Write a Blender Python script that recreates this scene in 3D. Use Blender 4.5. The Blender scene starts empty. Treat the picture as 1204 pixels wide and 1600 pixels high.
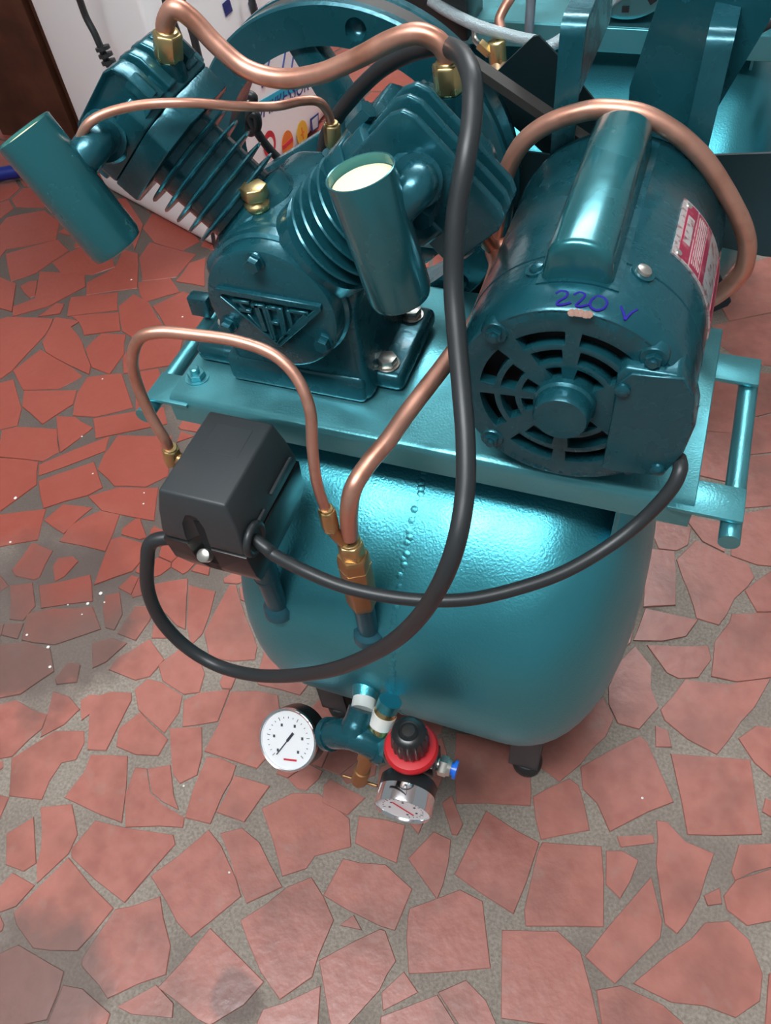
import bpy, bmesh, math, random
from mathutils import Vector as V
rad = math.radians
sc = bpy.context.scene
rnd = random.Random(7)

# ---------------------------------------------------------------- camera
F_PX = 1256.39
CAM = V((0.41348, -0.42554, 1.06787))
CR = V((0.93925, 0.33195, -0.08732)); CD = V((0.2143, -0.76585, -0.60626)); CF = V((-0.26812, 0.55071, -0.79046))
cd = bpy.data.cameras.new('camera'); co = bpy.data.objects.new('camera', cd); sc.collection.objects.link(co)
cd.sensor_fit = 'VERTICAL'; cd.sensor_height = 32; cd.lens = F_PX / 1600 * 32
cd.clip_start = 0.01; cd.clip_end = 50
from mathutils import Matrix
co.matrix_world = Matrix(((CR.x, -CD.x, -CF.x, CAM.x), (CR.y, -CD.y, -CF.y, CAM.y), (CR.z, -CD.z, -CF.z, CAM.z), (0, 0, 0, 1)))
sc.camera = co

# ---------------------------------------------------------------- light
w = bpy.data.worlds.new('world'); sc.world = w; w.use_nodes = True
w.node_tree.nodes['Background'].inputs[0].default_value = (0.80, 0.88, 0.92, 1)
w.node_tree.nodes['Background'].inputs[1].default_value = 0.25
def area(name, loc, target, sx, sy, power, col=(1, 1, 1)):
    l = bpy.data.lights.new(name, 'AREA'); l.shape = 'RECTANGLE'; l.size = sx; l.size_y = sy; l.energy = power; l.color = col
    o = bpy.data.objects.new(name, l); sc.collection.objects.link(o); o.location = loc
    o.rotation_euler = (V(target) - V(loc)).to_track_quat('-Z', 'Y').to_euler()
    return o
# two unseen fluorescent fittings under a white ceiling; upward lamps added to brighten it
for x, y, down, up in ((0.0, 1.75, 14, 42), (0.0, -0.75, 24, 32)):
    area('fluorescent_down', (x, y, 2.28), (x, y, 0), 1.2, 0.25, down, (0.94, 0.98, 1.0))
    area('added_uplight', (x, y, 2.32), (x, y, 3), 1.2, 0.25, up, (0.94, 0.98, 1.0))
sc.view_settings.view_transform = 'Standard'; sc.view_settings.look = 'None'
sc.view_settings.exposure = 0.22; sc.view_settings.gamma = 1.0; sc.view_settings.use_curve_mapping = False

# ---------------------------------------------------------------- helpers
def at(px, py, x=None, y=None, z=None):
    """the point of the place that lies on a plane x=, y= or z=, found from where the photograph shows it"""
    d = CR * ((px - 602) / F_PX) + CD * ((py - 800) / F_PX) + CF
    t = (x - CAM.x) / d.x if x is not None else (y - CAM.y) / d.y if y is not None else (z - CAM.z) / d.z
    return CAM + d * t

def basis(ax, ref=None):
    a = V(ax).normalized()
    r = V(ref) if ref is not None else (V((0, 0, 1)) if abs(a.z) < 0.9 else V((1, 0, 0)))
    e1 = (r - a * r.dot(a)).normalized(); e2 = a.cross(e1)
    return a, e1, e2

def spline(pts, k=8):
    P = [V(p) for p in pts]
    if len(P) < 3: return P
    Q = [P[0] * 2 - P[1]] + P + [P[-1] * 2 - P[-2]]; out = []
    for i in range(1, len(Q) - 2):
        a, b, c, d = Q[i - 1:i + 3]
        for s in range(k):
            t = s / k
            out.append(0.5 * ((2 * b) + (c - a) * t + (2 * a - 5 * b + 4 * c - d) * t * t + (3 * b - a - 3 * c + d) * t ** 3))
    out.append(P[-1]); return out

class MB:
    def __init__(s): s.bm = bmesh.new()
    def face(s, vs):
        try: return s.bm.faces.new(vs)
        except ValueError: return None
    def box(s, c, size, X=(1, 0, 0), Y=(0, 1, 0), Z=(0, 0, 1)):
        c = V(c); X = V(X) * size[0] / 2; Y = V(Y) * size[1] / 2; Z = V(Z) * size[2] / 2
        v = [s.bm.verts.new(c + X * i + Y * j + Z * k) for k in (-1, 1) for j in (-1, 1) for i in (-1, 1)]
        for f in ((0, 1, 3, 2), (4, 6, 7, 5), (0, 4, 5, 1), (2, 3, 7, 6), (0, 2, 6, 4), (1, 5, 7, 3)): s.face([v[i] for i in f])
        return s
    def span(s, a, b):
        return s.box([(a[i] + b[i]) / 2 for i in range(3)], [abs(b[i] - a[i]) for i in range(3)])
    def loft(s, loops, closed=True, cap=True):
        L = [[s.bm.verts.new(p) for p in lp] for lp in loops]
        for A, B in zip(L, L[1:]):
            n = len(A)
            for i in range(n if closed else n - 1): s.face((A[i], A[(i + 1) % n], B[(i + 1) % n], B[i]))
        if cap and closed: s.face(L[0][::-1]); s.face(L[-1])
        return s
    def lathe(s, o, ax, prof, n=32, ref=None, cap=True, ph=0.0):
        a, e1, e2 = basis(ax, ref); o = V(o)
        s.loft([[o + a * h + (e1 * math.cos(2 * math.pi * i / n + ph) + e2 * math.sin(2 * math.pi * i / n + ph)) * max(r, 1e-5) for i in range(n)] for h, r in prof], cap=cap)
        return s
    def cyl(s, a, b, r, n=20, r2=None):
        a = V(a); b = V(b); return s.lathe(a, b - a, [(0, r), ((b - a).length, r if r2 is None else r2)], n)
    def hexn(s, a, b, r, ref=None, ph=0.0):
        a = V(a); b = V(b); h = (b - a).length; return s.lathe(a, b - a, [(0, r * 0.93), (h * 0.1, r), (h * 0.9, r), (h, r * 0.93)], 6, ref, ph=ph)
    def prism(s, o, e1, e2, pts, h, taper=1.0):
        o = V(o); e1 = V(e1); e2 = V(e2); e3 = e1.cross(e2)
        s.loft([[o + e1 * p[0] + e2 * p[1] for p in pts], [o + e1 * p[0] * taper + e2 * p[1] * taper + e3 * h for p in pts]]); return s
    def tube(s, pts, r, n=12, k=8, smooth=True):
        P = spline(pts, k) if smooth else [V(p) for p in pts]
        T = [(P[min(i + 1, len(P) - 1)] - P[max(i - 1, 0)]).normalized() for i in range(len(P))]
        a, e1, e2 = basis(T[0]); loops = []
        for i, p in enumerate(P):
            e1 = (e1 - T[i] * e1.dot(T[i])).normalized(); e2 = T[i].cross(e1)
            rr = r[min(i * len(r) // len(P), len(r) - 1)] if isinstance(r, (list, tuple)) else r
            loops.append([p + (e1 * math.cos(2 * math.pi * j / n) + e2 * math.sin(2 * math.pi * j / n)) * rr for j in range(n)])
        s.loft(loops); return s
    def torus(s, o, ax, R, r, n=40, m=10, sx=1.0):
        a, e1, e2 = basis(ax); o = V(o); L = []
        for i in range(n):
            t = 2 * math.pi * i / n; d = e1 * math.cos(t) + e2 * math.sin(t)
            L.append([s.bm.verts.new(o + d * (R + r * math.cos(2 * math.pi * j / m)) + a * r * sx * math.sin(2 * math.pi * j / m)) for j in range(m)])
        for i in range(n):
            for j in range(m): s.face((L[i][j], L[(i + 1) % n][j], L[(i + 1) % n][(j + 1) % m], L[i][(j + 1) % m]))
        return s
    def cylpatch(s, cx, cz, r0, r1, y0, y1, a0, a1, n=12):
        L = []
        for i in range(n + 1):
            t = rad(a0 + (a1 - a0) * i / n); c = math.cos(t); d = math.sin(t)
            L.append([V((cx + r * c, y, cz + r * d)) for r, y in ((r0, y0), (r1, y0), (r1, y1), (r0, y1))])
        s.loft(L); return s

def build(mb, name, mat, parent=None, bevel=0.0, seg=2, sharp=38, stuff=False):
    bm = mb.bm
    bmesh.ops.remove_doubles(bm, verts=bm.verts, dist=1e-6)
    bmesh.ops.recalc_face_normals(bm, faces=bm.faces)
    if bevel:
        ed = [e for e in bm.edges if len(e.link_faces) == 2 and e.calc_face_angle(0) > rad(28)]
        bmesh.ops.bevel(bm, geom=ed, offset=bevel, segments=seg, profile=0.5, affect='EDGES', clamp_overlap=True)
    lo = V([min(v.co[i] for v in bm.verts) for i in range(3)]); hi = V([max(v.co[i] for v in bm.verts) for i in range(3)])
    c = (lo + hi) / 2
    for v in bm.verts: v.co -= c
    me = bpy.data.meshes.new(name); bm.to_mesh(me); bm.free()
    me.materials.append(mat)
    for p in me.polygons: p.use_smooth = True
    me.set_sharp_from_angle(angle=rad(sharp))
    o = bpy.data.objects.new(name, me); sc.collection.objects.link(o)
    place(o, c, parent)
    if stuff: o['kind'] = 'stuff'
    return o
WORLD = {}
def place(o, c, parent):
    WORLD[o.name] = V(c)
    if parent is not None:
        o.parent = parent; o.location = V(c) - WORLD[parent.name]
    else: o.location = V(c)
def thing(name, loc, label, cat, group=None):
    o = bpy.data.objects.new(name, None); sc.collection.objects.link(o); o.empty_display_size = 0.05
    place(o, loc, None); return tag(o, label, cat, group)
def tag(o, label, cat, group=None):
    o['label'] = label; o['category'] = cat
    if group: o['group'] = group
    return o
def lab(o, label): o['label'] = label; return o

def carve(o, cut):
    bo = o.modifiers.new('b', 'BOOLEAN'); bo.operation = 'DIFFERENCE'; bo.object = cut; bo.solver = 'EXACT'
    bpy.context.view_layer.update(); me_ = bpy.data.meshes.new_from_object(o.evaluated_get(bpy.context.evaluated_depsgraph_get()))
    o.modifiers.clear(); o.data = me_; bpy.data.objects.remove(cut)
    while len(me_.materials) > 1: me_.materials.pop()
    me_.set_sharp_from_angle(angle=rad(38))

# ---------------------------------------------------------------- materials
def mat(name, col, rough=0.5, metal=0.0, bump=None, var=None, rvar=None, coat=0.0, spec=0.5, emit=None):
    m = bpy.data.materials.new(name); m.use_nodes = True; nt = m.node_tree; N = nt.nodes; Lk = nt.links
    b = N['Principled BSDF']; b.inputs['Base Color'].default_value = (*col, 1); b.inputs['Roughness'].default_value = rough
    b.inputs['Metallic'].default_value = metal; b.inputs['Coat Weight'].default_value = coat; b.inputs['Coat Roughness'].default_value = 0.12
    b.inputs['Specular IOR Level'].default_value = spec
    tc = N.new('ShaderNodeTexCoord')
    def noise(scale, det=3):
        n = N.new('ShaderNodeTexNoise'); n.inputs['Scale'].default_value = scale; n.inputs['Detail'].default_value = det
        Lk.new(tc.outputs['Object'], n.inputs['Vector']); return n
    if var:
        sc_, c2, lo, hi = var; n = noise(sc_, 5); r = N.new('ShaderNodeValToRGB')
        r.color_ramp.elements[0].position = lo; r.color_ramp.elements[1].position = hi
        r.color_ramp.elements[0].color = (*col, 1); r.color_ramp.elements[1].color = (*c2, 1)
        Lk.new(n.outputs['Fac'], r.inputs['Fac']); Lk.new(r.outputs['Color'], b.inputs['Base Color'])
    if rvar:
        sc_, r0, r1 = rvar; n = noise(sc_, 4); mr = N.new('ShaderNodeMapRange')
        mr.inputs['From Min'].default_value = 0.35; mr.inputs['From Max'].default_value = 0.65
        mr.inputs['To Min'].default_value = r0; mr.inputs['To Max'].default_value = r1
        Lk.new(n.outputs['Fac'], mr.inputs['Value']); Lk.new(mr.outputs['Result'], b.inputs['Roughness'])
    if bump:
        sc_, st, dist = bump; n = noise(sc_, 2); bp = N.new('ShaderNodeBump')
        bp.inputs['Strength'].default_value = st; bp.inputs['Distance'].default_value = dist
        Lk.new(n.outputs['Fac'], bp.inputs['Height']); Lk.new(bp.outputs['Normal'], b.inputs['Normal'])
    if emit: b.inputs['Emission Color'].default_value = (*emit[0], 1); b.inputs['Emission Strength'].default_value = emit[1]
    return m
TEAL = mat('teal_hammered_paint', (0.13, 0.46, 0.52), 0.40, 0.85, bump=(520, 0.35, 0.0006), rvar=(30, 0.30, 0.42))
TANK = mat('teal_tank_paint', (0.075, 0.40, 0.48), 0.36, 0.85, bump=(430, 0.5, 0.0007), rvar=(18, 0.32, 0.40))
CAST = mat('teal_cast_paint', (0.012, 0.105, 0.135), 0.28, 0.5, bump=(160, 0.4, 0.0008), rvar=(38, 0.20, 0.33), var=(30, (0.018, 0.125, 0.16), 0.5, 0.8), coat=0.25)
TUBE = mat('teal_glossy_paint', (0.03, 0.19, 0.22), 0.2, 0.6, bump=(60, 0.2, 0.0006), rvar=(25, 0.16, 0.3), coat=0.4)
COPPER = mat('copper', (0.66, 0.34, 0.25), 0.4, 0.8, rvar=(60, 0.34, 0.48), var=(35, (0.46, 0.2, 0.13), 0.5, 0.75))
BRASS = mat('brass', (0.60, 0.46, 0.22), 0.34, 0.95, rvar=(90, 0.26, 0.42), bump=(300, 0.15, 0.0003))
BRASS2 = mat('dull_brass', (0.42, 0.24, 0.11), 0.4, 0.85, bump=(300, 0.15, 0.0003))
RUBBER = mat('black_rubber_cable', (0.022, 0.026, 0.028), 0.42, 0.0, bump=(700, 0.15, 0.0002))
PLASTIC = mat('black_moulded_plastic', (0.032, 0.039, 0.042), 0.48, 0.0, bump=(1500, 0.3, 0.0002))
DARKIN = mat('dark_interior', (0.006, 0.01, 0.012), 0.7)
BLACK = mat('black_enamel', (0.012, 0.013, 0.014), 0.3)
BELT = mat('belt_rubber', (0.05, 0.048, 0.045), 0.6)
FAN_UNLIT = mat('fan_unlit_black', (0.004, 0.022, 0.028), 0.5, 0.1)  # near-black: the shade on unlit fan faces is put into the colour
FOAM = mat('cream_foam', (0.86, 0.76, 0.48), 0.9, bump=(500, 0.6, 0.001))
ZINC = mat('zinc_plated_steel', (0.62, 0.6, 0.55), 0.3, 0.9)
CHROME = mat('chrome', (0.85, 0.85, 0.87), 0.07, 1.0)
WHITE = mat('white_dial', (0.85, 0.86, 0.88), 0.35)
PTFE = mat('white_thread_tape', (0.85, 0.84, 0.8), 0.6)
INK = mat('dark_ink', (0.05, 0.05, 0.07), 0.5)
RED = mat('red_plastic', (0.55, 0.012, 0.02), 0.35)
BLUE = mat('blue_plastic', (0.01, 0.13, 0.62), 0.3)
PLATE_RED = mat('rating_plate_red', (0.42, 0.03, 0.08), 0.3, 0.4, var=(60, (0.62, 0.25, 0.27), 0.55, 0.7))
PLATE_W = mat('rating_plate_bare', (0.75, 0.68, 0.66), 0.3, 0.6, var=(180, (0.4, 0.12, 0.13), 0.5, 0.66))
MARKER = mat('violet_marker_ink', (0.03, 0.02, 0.27), 0.9, spec=0.1)
POST = mat('steel_blue_paint', (0.03, 0.13, 0.17), 0.3, 0.5)
CHIP = mat('bare_primer_chip', (0.3, 0.17, 0.13), 0.7)
CARTON = mat('white_enamel_box', (0.95, 0.96, 0.96), 0.35)
CYAN = mat('cyan_print', (0.0, 0.42, 0.62), 0.5); NAVY = mat('navy_print', (0.02, 0.04, 0.2), 0.5)
ORANGE = mat('orange_print', (0.75, 0.2, 0.03), 0.5); YELLOW = mat('yellow_print', (0.75, 0.42, 0.04), 0.5); REDP = mat('red_print', (0.6, 0.03, 0.05), 0.5)
GREYP = mat('grey_metal_print', (0.45, 0.5, 0.54), 0.4)
WOOD = mat('dark_stained_wood', (0.11, 0.042, 0.022), 0.5, var=(12, (0.06, 0.022, 0.012), 0.4, 0.65), bump=(60, 0.2, 0.001))
LEGM = mat('dark_grey_leg_paint', (0.06, 0.075, 0.085), 0.4, 0.4)

def floor_mat(name, c1, c2, rough, r2, bumpd, tile=True):
    m = bpy.data.materials.new(name); m.use_nodes = True; nt = m.node_tree; N = nt.nodes; L = nt.links; b = N['Principled BSDF']
    g = N.new('ShaderNodeNewGeometry')
    def noise(s, d=4):
        n = N.new('ShaderNodeTexNoise'); n.inputs['Scale'].default_value = s; n.inputs['Detail'].default_value = d; L.new(g.outputs['Position'], n.inputs['Vector']); return n.outputs['Fac']
    def ramp(f, lo, hi):
        r = N.new('ShaderNodeMapRange'); r.inputs['From Min'].default_value = lo; r.inputs['From Max'].default_value = hi; L.new(f, r.inputs['Value']); return r.outputs['Result']
    def mix(f, a, bb):
        x = N.new('ShaderNodeMix'); x.data_type = 'RGBA'
        if hasattr(f, 'links'): L.new(f, x.inputs[0])
        else: x.inputs[0].default_value = f
        for k, c in ((6, a), (7, bb)):
            if hasattr(c, 'links'): L.new(c, x.inputs[k])
            else: x.inputs[k].default_value = (*c, 1)
        return x.outputs[2]
    def mul(f, k):
        x = N.new('ShaderNodeMath'); x.operation = 'MULTIPLY'; L.new(f, x.inputs[0])
        if hasattr(k, 'links'): L.new(k, x.inputs[1])
        else: x.inputs[1].default_value = k
        return x.outputs[0]
    base = mix(ramp(noise(45 if tile else 260), 0.35, 0.7), c1, c2)
    if tile:
        oi = N.new('ShaderNodeObjectInfo')
        base = mix(mul(oi.outputs['Random'], 0.35), base, (0.46, 0.18, 0.14))
        base = mix(mul(ramp(noise(9), 0.48, 0.72), 0.6), base, (0.16, 0.075, 0.06))
        base = mix(mul(ramp(noise(28), 0.6, 0.75), 0.35), base, (0.36, 0.25, 0.21))
    if not tile: base = mix(mul(ramp(noise(5), 0.45, 0.65), 0.55), base, (0.13, 0.10, 0.085))
    # an old dark stain worn into the floor left of the machine
    def stain_or_shade(cx, cy, r, s=13):
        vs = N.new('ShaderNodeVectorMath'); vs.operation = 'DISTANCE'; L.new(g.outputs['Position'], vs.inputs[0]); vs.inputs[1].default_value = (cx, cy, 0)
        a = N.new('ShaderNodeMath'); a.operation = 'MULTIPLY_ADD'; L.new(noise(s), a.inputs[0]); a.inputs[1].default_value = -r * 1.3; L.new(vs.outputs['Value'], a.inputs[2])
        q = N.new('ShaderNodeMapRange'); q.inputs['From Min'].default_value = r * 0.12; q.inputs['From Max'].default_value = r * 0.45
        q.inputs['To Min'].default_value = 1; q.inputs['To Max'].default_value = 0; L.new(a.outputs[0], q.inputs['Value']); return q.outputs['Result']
    p = at(75, 960, z=0); base = mix(mul(stain_or_shade(p.x, p.y, 0.17), 0.75), base, (0.115, 0.082, 0.072))
    p = at(30, 1560, z=0); base = mix(mul(stain_or_shade(p.x, p.y, 0.10), 0.7), base, (0.13, 0.09, 0.08))
    p = at(370, 1560, z=0); base = mix(mul(stain_or_shade(p.x, p.y, 0.03), 0.6), base, (0.11, 0.07, 0.065))
    # far left: dirty joints, and the fall-off of light and haze painted in
    base = mix(mul(stain_or_shade(-0.95, 1.0, 1.15, 3), 0.8), base, (0.33, 0.062, 0.04) if tile else (0.085, 0.06, 0.052))
    L.new(base, b.inputs['Base Color'])
    mr = N.new('ShaderNodeMapRange'); mr.inputs['To Min'].default_value = rough; mr.inputs['To Max'].default_value = r2; L.new(noise(22), mr.inputs['Value']); L.new(mr.outputs['Result'], b.inputs['Roughness'])
    bp = N.new('ShaderNodeBump'); bp.inputs['Strength'].default_value = 0.5; bp.inputs['Distance'].default_value = bumpd; L.new(noise(90 if tile else 300), bp.inputs['Height']); L.new(bp.outputs['Normal'], b.inputs['Normal'])
    return m
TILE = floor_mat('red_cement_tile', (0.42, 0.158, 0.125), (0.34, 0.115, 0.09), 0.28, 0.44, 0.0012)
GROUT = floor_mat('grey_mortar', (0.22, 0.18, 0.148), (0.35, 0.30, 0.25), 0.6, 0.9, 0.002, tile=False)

# outlines of the broken floor tiles that can be made out, in millimetres on the floor
TILES=[[-382,-178,-361,-165,-338,-170,-325,-172,-303,-168,-298,-190,-316,-238,-333,-245],[-314,-136,-288,-137,-261,-147,-271,-174,-293,-202,-304,-166],[-314,-241,-278,-187,-237,-176,-227,-191,-226,-215,-244,-225,-244,-250,-239,-275,-285,-285],[-265,-135,-256,-123,-242,-121,-229,-111,-201,-103,-195,-113,-192,-150,-190,-187,-216,-194,-240,-148,-247,-160],[-188,-155,-171,-123,-113,-148,-115,-172,-145,-179,-176,-178],[-205,-203,-155,-187,-115,-269,-208,-263,-200,-227],[-134,-199,-118,-196,-96,-224,-75,-231,-36,-237,-32,-249,-107,-273,-130,-235],[-118,-194,-89,-182,-67,-215,-51,-229,-75,-228,-96,-221],[-116,-133,-73,-119,-54,-155,-49,-179,-65,-196,-80,-189],[-195,-95,-185,-75,-164,-72,-124,-82,-118,-106,-121,-141,-176,-121],[-251,-77,-248,-57,-218,-16,-178,-38,-188,-68,-205,-79],[-183,-49,-164,-13,-130,-21,-110,-41,-101,-70,-122,-80,-164,-70],[-141,21,-140,109,-130,112,-91,63,-53,24,-47,4,-76,-7,-112,-12],[-116,-88,-99,-69,-61,-54,-57,-101,-100,-124],[-55,-56,-20,-45,11,-42,44,-92,27,-145,-53,-147,-49,-105],[-44,-155,-26,-149,-2,-154,2,-172,-3,-194,0,-231,-36,-237,-41,-197],[-300,-47,-278,-32,-251,-32,-265,-66,-278,-81],[-271,-18,-269,30,-242,38,-237,16,-239,-20],[-327,34,-309,45,-286,13,-282,-14,-297,-14,-317,12],[-262,74,-213,100,-174,19,-190,22,-232,41],[-204,90,-158,91,-144,20,-151,-2,-172,27],[-495,5,-462,19,-434,-15,-435,-44,-458,-46],[-446,20,-377,61,-346,20,-418,-14],[-435,-32,-402,-14,-340,9,-305,-21,-360,-64,-414,-73],[-444,-94,-406,-78,-363,-77,-336,-106,-363,-151,-391,-167],[-232,-288,-194,-271,-166,-302,-162,-326,-182,-368,-195,-349,-200,-330],[-256,-332,-235,-303,-197,-350,-209,-362,-234,-362],[-162,-320,-151,-278,-40,-261,-34,-272,-61,-352,-154,-328],[-188,-409,-159,-332,-72,-365,-90,-419,-142,-433,-176,-419],[-225,-392,-219,-372,-185,-375,-193,-401,-209,-414],[-75,-425,-65,-366,-20,-334,18,-379,30,-407,-25,-449,-71,-431],[-41,-315,3,-243,27,-256,64,-284,76,-300,39,-359,16,-350],[21,-241,45,-227,73,-237,94,-254,124,-274,88,-303,58,-278],[60,-194,91,-164,123,-152,174,-170,186,-202,147,-225,143,-242,119,-260],[128,-141,133,-131,182,-139,170,-167,132,-162],[186,-220,237,-211,276,-226,271,-274,254,-276,210,-270,178,-266],[92,-325,129,-272,154,-254,197,-290,196,-330,195,-351,170,-384,138,-367],[27,-422,59,-347,144,-376,130,-404,103,-433,88,-435],[-7,-454,24,-420,53,-430,56,-443,13,-454],[-84,-457,-58,-455,-16,-464,-14,-475,-79,-497],[198,-334,256,-279,262,-281,283,-307,277,-324,274,-339,254,-381,249,-397,237,-388],[158,-401,209,-360,219,-394,215,-404,156,-425],[-178,-456,-161,-440,-93,-446,-85,-464,-82,-494,-134,-516],[2,-217,3,-165,54,-165,48,-185,42,-215],[210,-290,220,-275,233,-287],[325,-191,341,-108,412,-124,401,-211],[393,-70,432,-35,444,-40,467,-88,415,-117],[276,-18,365,1,389,-66,390,-81,302,-107],[444,-13,478,20,508,50,518,45,560,-22,493,-81,473,-51,453,-39],[553,39,647,61,667,-28,585,-55],[415,-203,414,-134,418,-124,485,-106,503,-192,420,-219],[396,-235,456,-217,484,-230,503,-265,517,-291,482,-304,417,-319],[495,-109,512,-104,530,-108,524,-133,518,-154,501,-144],[505,-86,542,-72,547,-80,511,-96],[493,-229,549,-123,567,-167,566,-185,528,-246],[547,-54,559,-52,582,-69,615,-72,604,-125,593,-158,586,-171,572,-165,554,-104],[640,-83,646,-52,680,-39,701,-36,682,-65,663,-77,643,-94],[634,-115,644,-93,682,-67,710,-82,686,-123,661,-137,639,-128],[613,-122,626,-110,629,-124,617,-130],[549,-239,604,-176,616,-154,640,-144,662,-156,678,-185,677,-212,655,-235,625,-234,591,-243],[512,-260,536,-247,579,-252,604,-262,596,-275,523,-296],[286,-257,285,-247,334,-209,362,-213,389,-276,304,-311],[265,-193,284,-154,306,-157,311,-207,311,-227,291,-210],[288,-355,282,-340,297,-315,317,-328],[289,-363,341,-322,368,-343,364,-355,294,-379],[342,-320,369,-300,393,-312,410,-329,408,-340,376,-344],[187,-164,244,-157,248,-201,194,-195],[472,358,513,366,526,272,484,256],[483,210,488,250,559,252,546,222,517,207,480,195],[500,191,578,213,585,194,570,163,547,153,532,158],[460,111,467,152,482,183,508,157,510,126,524,102,506,64,479,64,464,87],[532,99,555,153,581,154,612,161,663,186,645,137,619,85,607,58,570,69,539,86],[518,352,543,395,580,385,622,374,629,350,605,306,590,256,559,257,542,306],[590,170,590,225,606,261,607,275,672,298,686,238,678,197,622,170],[634,87,653,110,692,116,691,38,654,62],[528,71,542,69,549,51,532,46],[487,403,529,415,526,386,516,371,492,368],[533,432,578,433,579,393,552,397],[598,451,655,487,666,395,633,381,595,382],[626,323,656,350,673,330,672,301,644,300],[395,1,448,72,467,61,446,26,439,-3,425,-19,404,-10],[529,1026,559,1088,605,1148,627,1109,615,988,549,961],[536,913,616,976,637,937,624,849,581,849,542,882],[535,756,585,749,584,665,550,642,534,643],[535,634,577,636,576,550,541,553],[610,681,633,700,652,669,638,617,607,605],[604,595,639,609,658,564,645,509,601,496],[608,784,628,784,648,746,633,707,609,694],[-934,573,-928,596,-831,611,-821,564,-820,462,-835,438],[-797,549,-819,622,-762,628,-759,586,-729,565,-673,518,-666,500,-709,509,-774,527],[-693,554,-687,600,-637,608,-619,558,-608,502,-651,517],[-809,458,-782,515,-753,512,-698,492,-682,477,-703,446,-756,417],[-750,409,-650,435,-633,402,-661,339,-729,371],[-807,401,-785,413,-730,365,-713,328,-740,309],[-732,305,-708,320,-627,333,-606,288,-621,267,-695,248],[-647,366,-606,368,-560,357,-588,304],[-820,696,-735,731,-703,682,-793,646],[-782,638,-692,674,-662,623,-726,594,-764,627],[-699,694,-687,734,-642,722,-574,658,-621,612,-650,626],[-625,711,-577,760,-521,743,-496,705,-516,665,-557,655],[-697,779,-638,812,-604,769,-652,720,-679,744],[-941,747,-885,768,-849,768,-832,732,-875,676,-922,612,-935,647,-899,693],[-1063,804,-990,872,-954,836,-977,772,-1006,725],[-934,802,-903,851,-835,837,-801,819,-831,784,-905,772],[-813,760,-777,800,-797,862,-761,870,-699,763,-797,713],[-747,864,-738,909,-688,902,-634,897,-625,818,-696,787],[-606,823,-610,862,-592,874,-562,817],[-564,379,-460,429,-442,399,-536,334],[-492,302,-491,346,-406,358,-377,291,-385,258,-438,243,-479,273],[-601,251,-521,333,-502,310,-584,234],[-561,215,-507,266,-470,229,-481,211,-531,172],[-690,241,-613,248,-593,206,-615,139],[-639,434,-636,469,-583,498,-531,428,-573,394,-612,381],[-612,614,-522,629,-500,561,-574,517,-595,551],[-550,510,-513,532,-489,482,-464,446,-498,425],[-464,110,-467,142,-433,185,-395,186,-396,125],[-509,144,-503,175,-460,178,-468,123],[-466,208,-428,241,-364,253,-340,196,-430,186],[-603,123,-536,151,-511,101,-571,79],[-1035,710,-989,704,-951,635,-990,649],[-1151,868,-1162,928,-1099,965,-1047,936,-1006,883,-1096,845,-1094,790],[-926,1057,-902,1062,-810,986,-790,907,-830,959],[-803,972,-794,1020,-723,1019,-660,957,-669,919,-739,940]]
# ---------------------------------------------------------------- floor of broken red tile
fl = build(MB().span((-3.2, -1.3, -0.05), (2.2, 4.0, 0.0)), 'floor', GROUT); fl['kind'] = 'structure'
def tile_bm(mb, P, top=0.0019, bev=0.0012):
    c = [sum(p[0] for p in P) / len(P), sum(p[1] for p in P) / len(P)]
    def ring(k, z): return [V((c[0] + (x - c[0]) * k, c[1] + (y - c[1]) * k, z)) for x, y in P]
    r = max(math.hypot(x - c[0], y - c[1]) for x, y in P); k = 1 - bev / r
    h = top + rnd.uniform(-0.0005, 0.0005)
    mb.loft([ring(1.0, -0.002), ring(1.0, h - 0.001), ring(k, h)])
def rough_poly(P, amp=0.0022):
    out = []
    for i in range(len(P)):
        a = P[i]; b = P[(i + 1) % len(P)]; out.append(a)
        d = math.hypot(b[0] - a[0], b[1] - a[1])
        if d > 0.05:
            t = rnd.uniform(0.35, 0.65); n = rnd.uniform(-amp, amp)
            out.append((a[0] + (b[0] - a[0]) * t - (b[1] - a[1]) / d * n, a[1] + (b[1] - a[1]) * t + (b[0] - a[0]) / d * n))
    return out
traced = [[(t[i] / 1000, t[i + 1] / 1000) for i in range(0, len(t), 2)] for t in TILES]
def grow(P, k):
    cx = sum(p[0] for p in P) / len(P); cy = sum(p[1] for p in P) / len(P); return [(cx + (x - cx) * k, cy + (y - cy) * k) for x, y in P]
def inside(p, P):
    c = False; j = len(P) - 1
    for i in range(len(P)):
        if (P[i][1] > p[1]) != (P[j][1] > p[1]) and p[0] < (P[j][0] - P[i][0]) * (p[1] - P[i][1]) / (P[j][1] - P[i][1]) + P[i][0]: c = not c
        j = i
    return c
def dens(P): return [((P[i][0] * (4 - k) + P[(i + 1) % len(P)][0] * k) / 4, (P[i][1] * (4 - k) + P[(i + 1) % len(P)][1] * k) / 4) for i in range(len(P)) for k in range(4)]
boxes = [(min(p[0] for p in P), min(p[1] for p in P), max(p[0] for p in P), max(p[1] for p in P), P, dens(P)) for P in traced]
def clash(Q):
    x0 = min(p[0] for p in Q); x1 = max(p[0] for p in Q); y0 = min(p[1] for p in Q); y1 = max(p[1] for p in Q); D = dens(Q)
    for a, b, c, d, P, E in boxes:
        if x1 < a or x0 > c or y1 < b or y0 > d: continue
        if any(inside(p, P) for p in D) or any(inside(p, Q) for p in E): return True
    return False
def offset_out(P, d):
    cx = sum(p[0] for p in P) / len(P); cy = sum(p[1] for p in P) / len(P); out = []
    for x, y in P:
        l = math.hypot(x - cx, y - cy) or 1; out.append((x + (x - cx) / l * d, y + (y - cy) / l * d))
    return out
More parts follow.
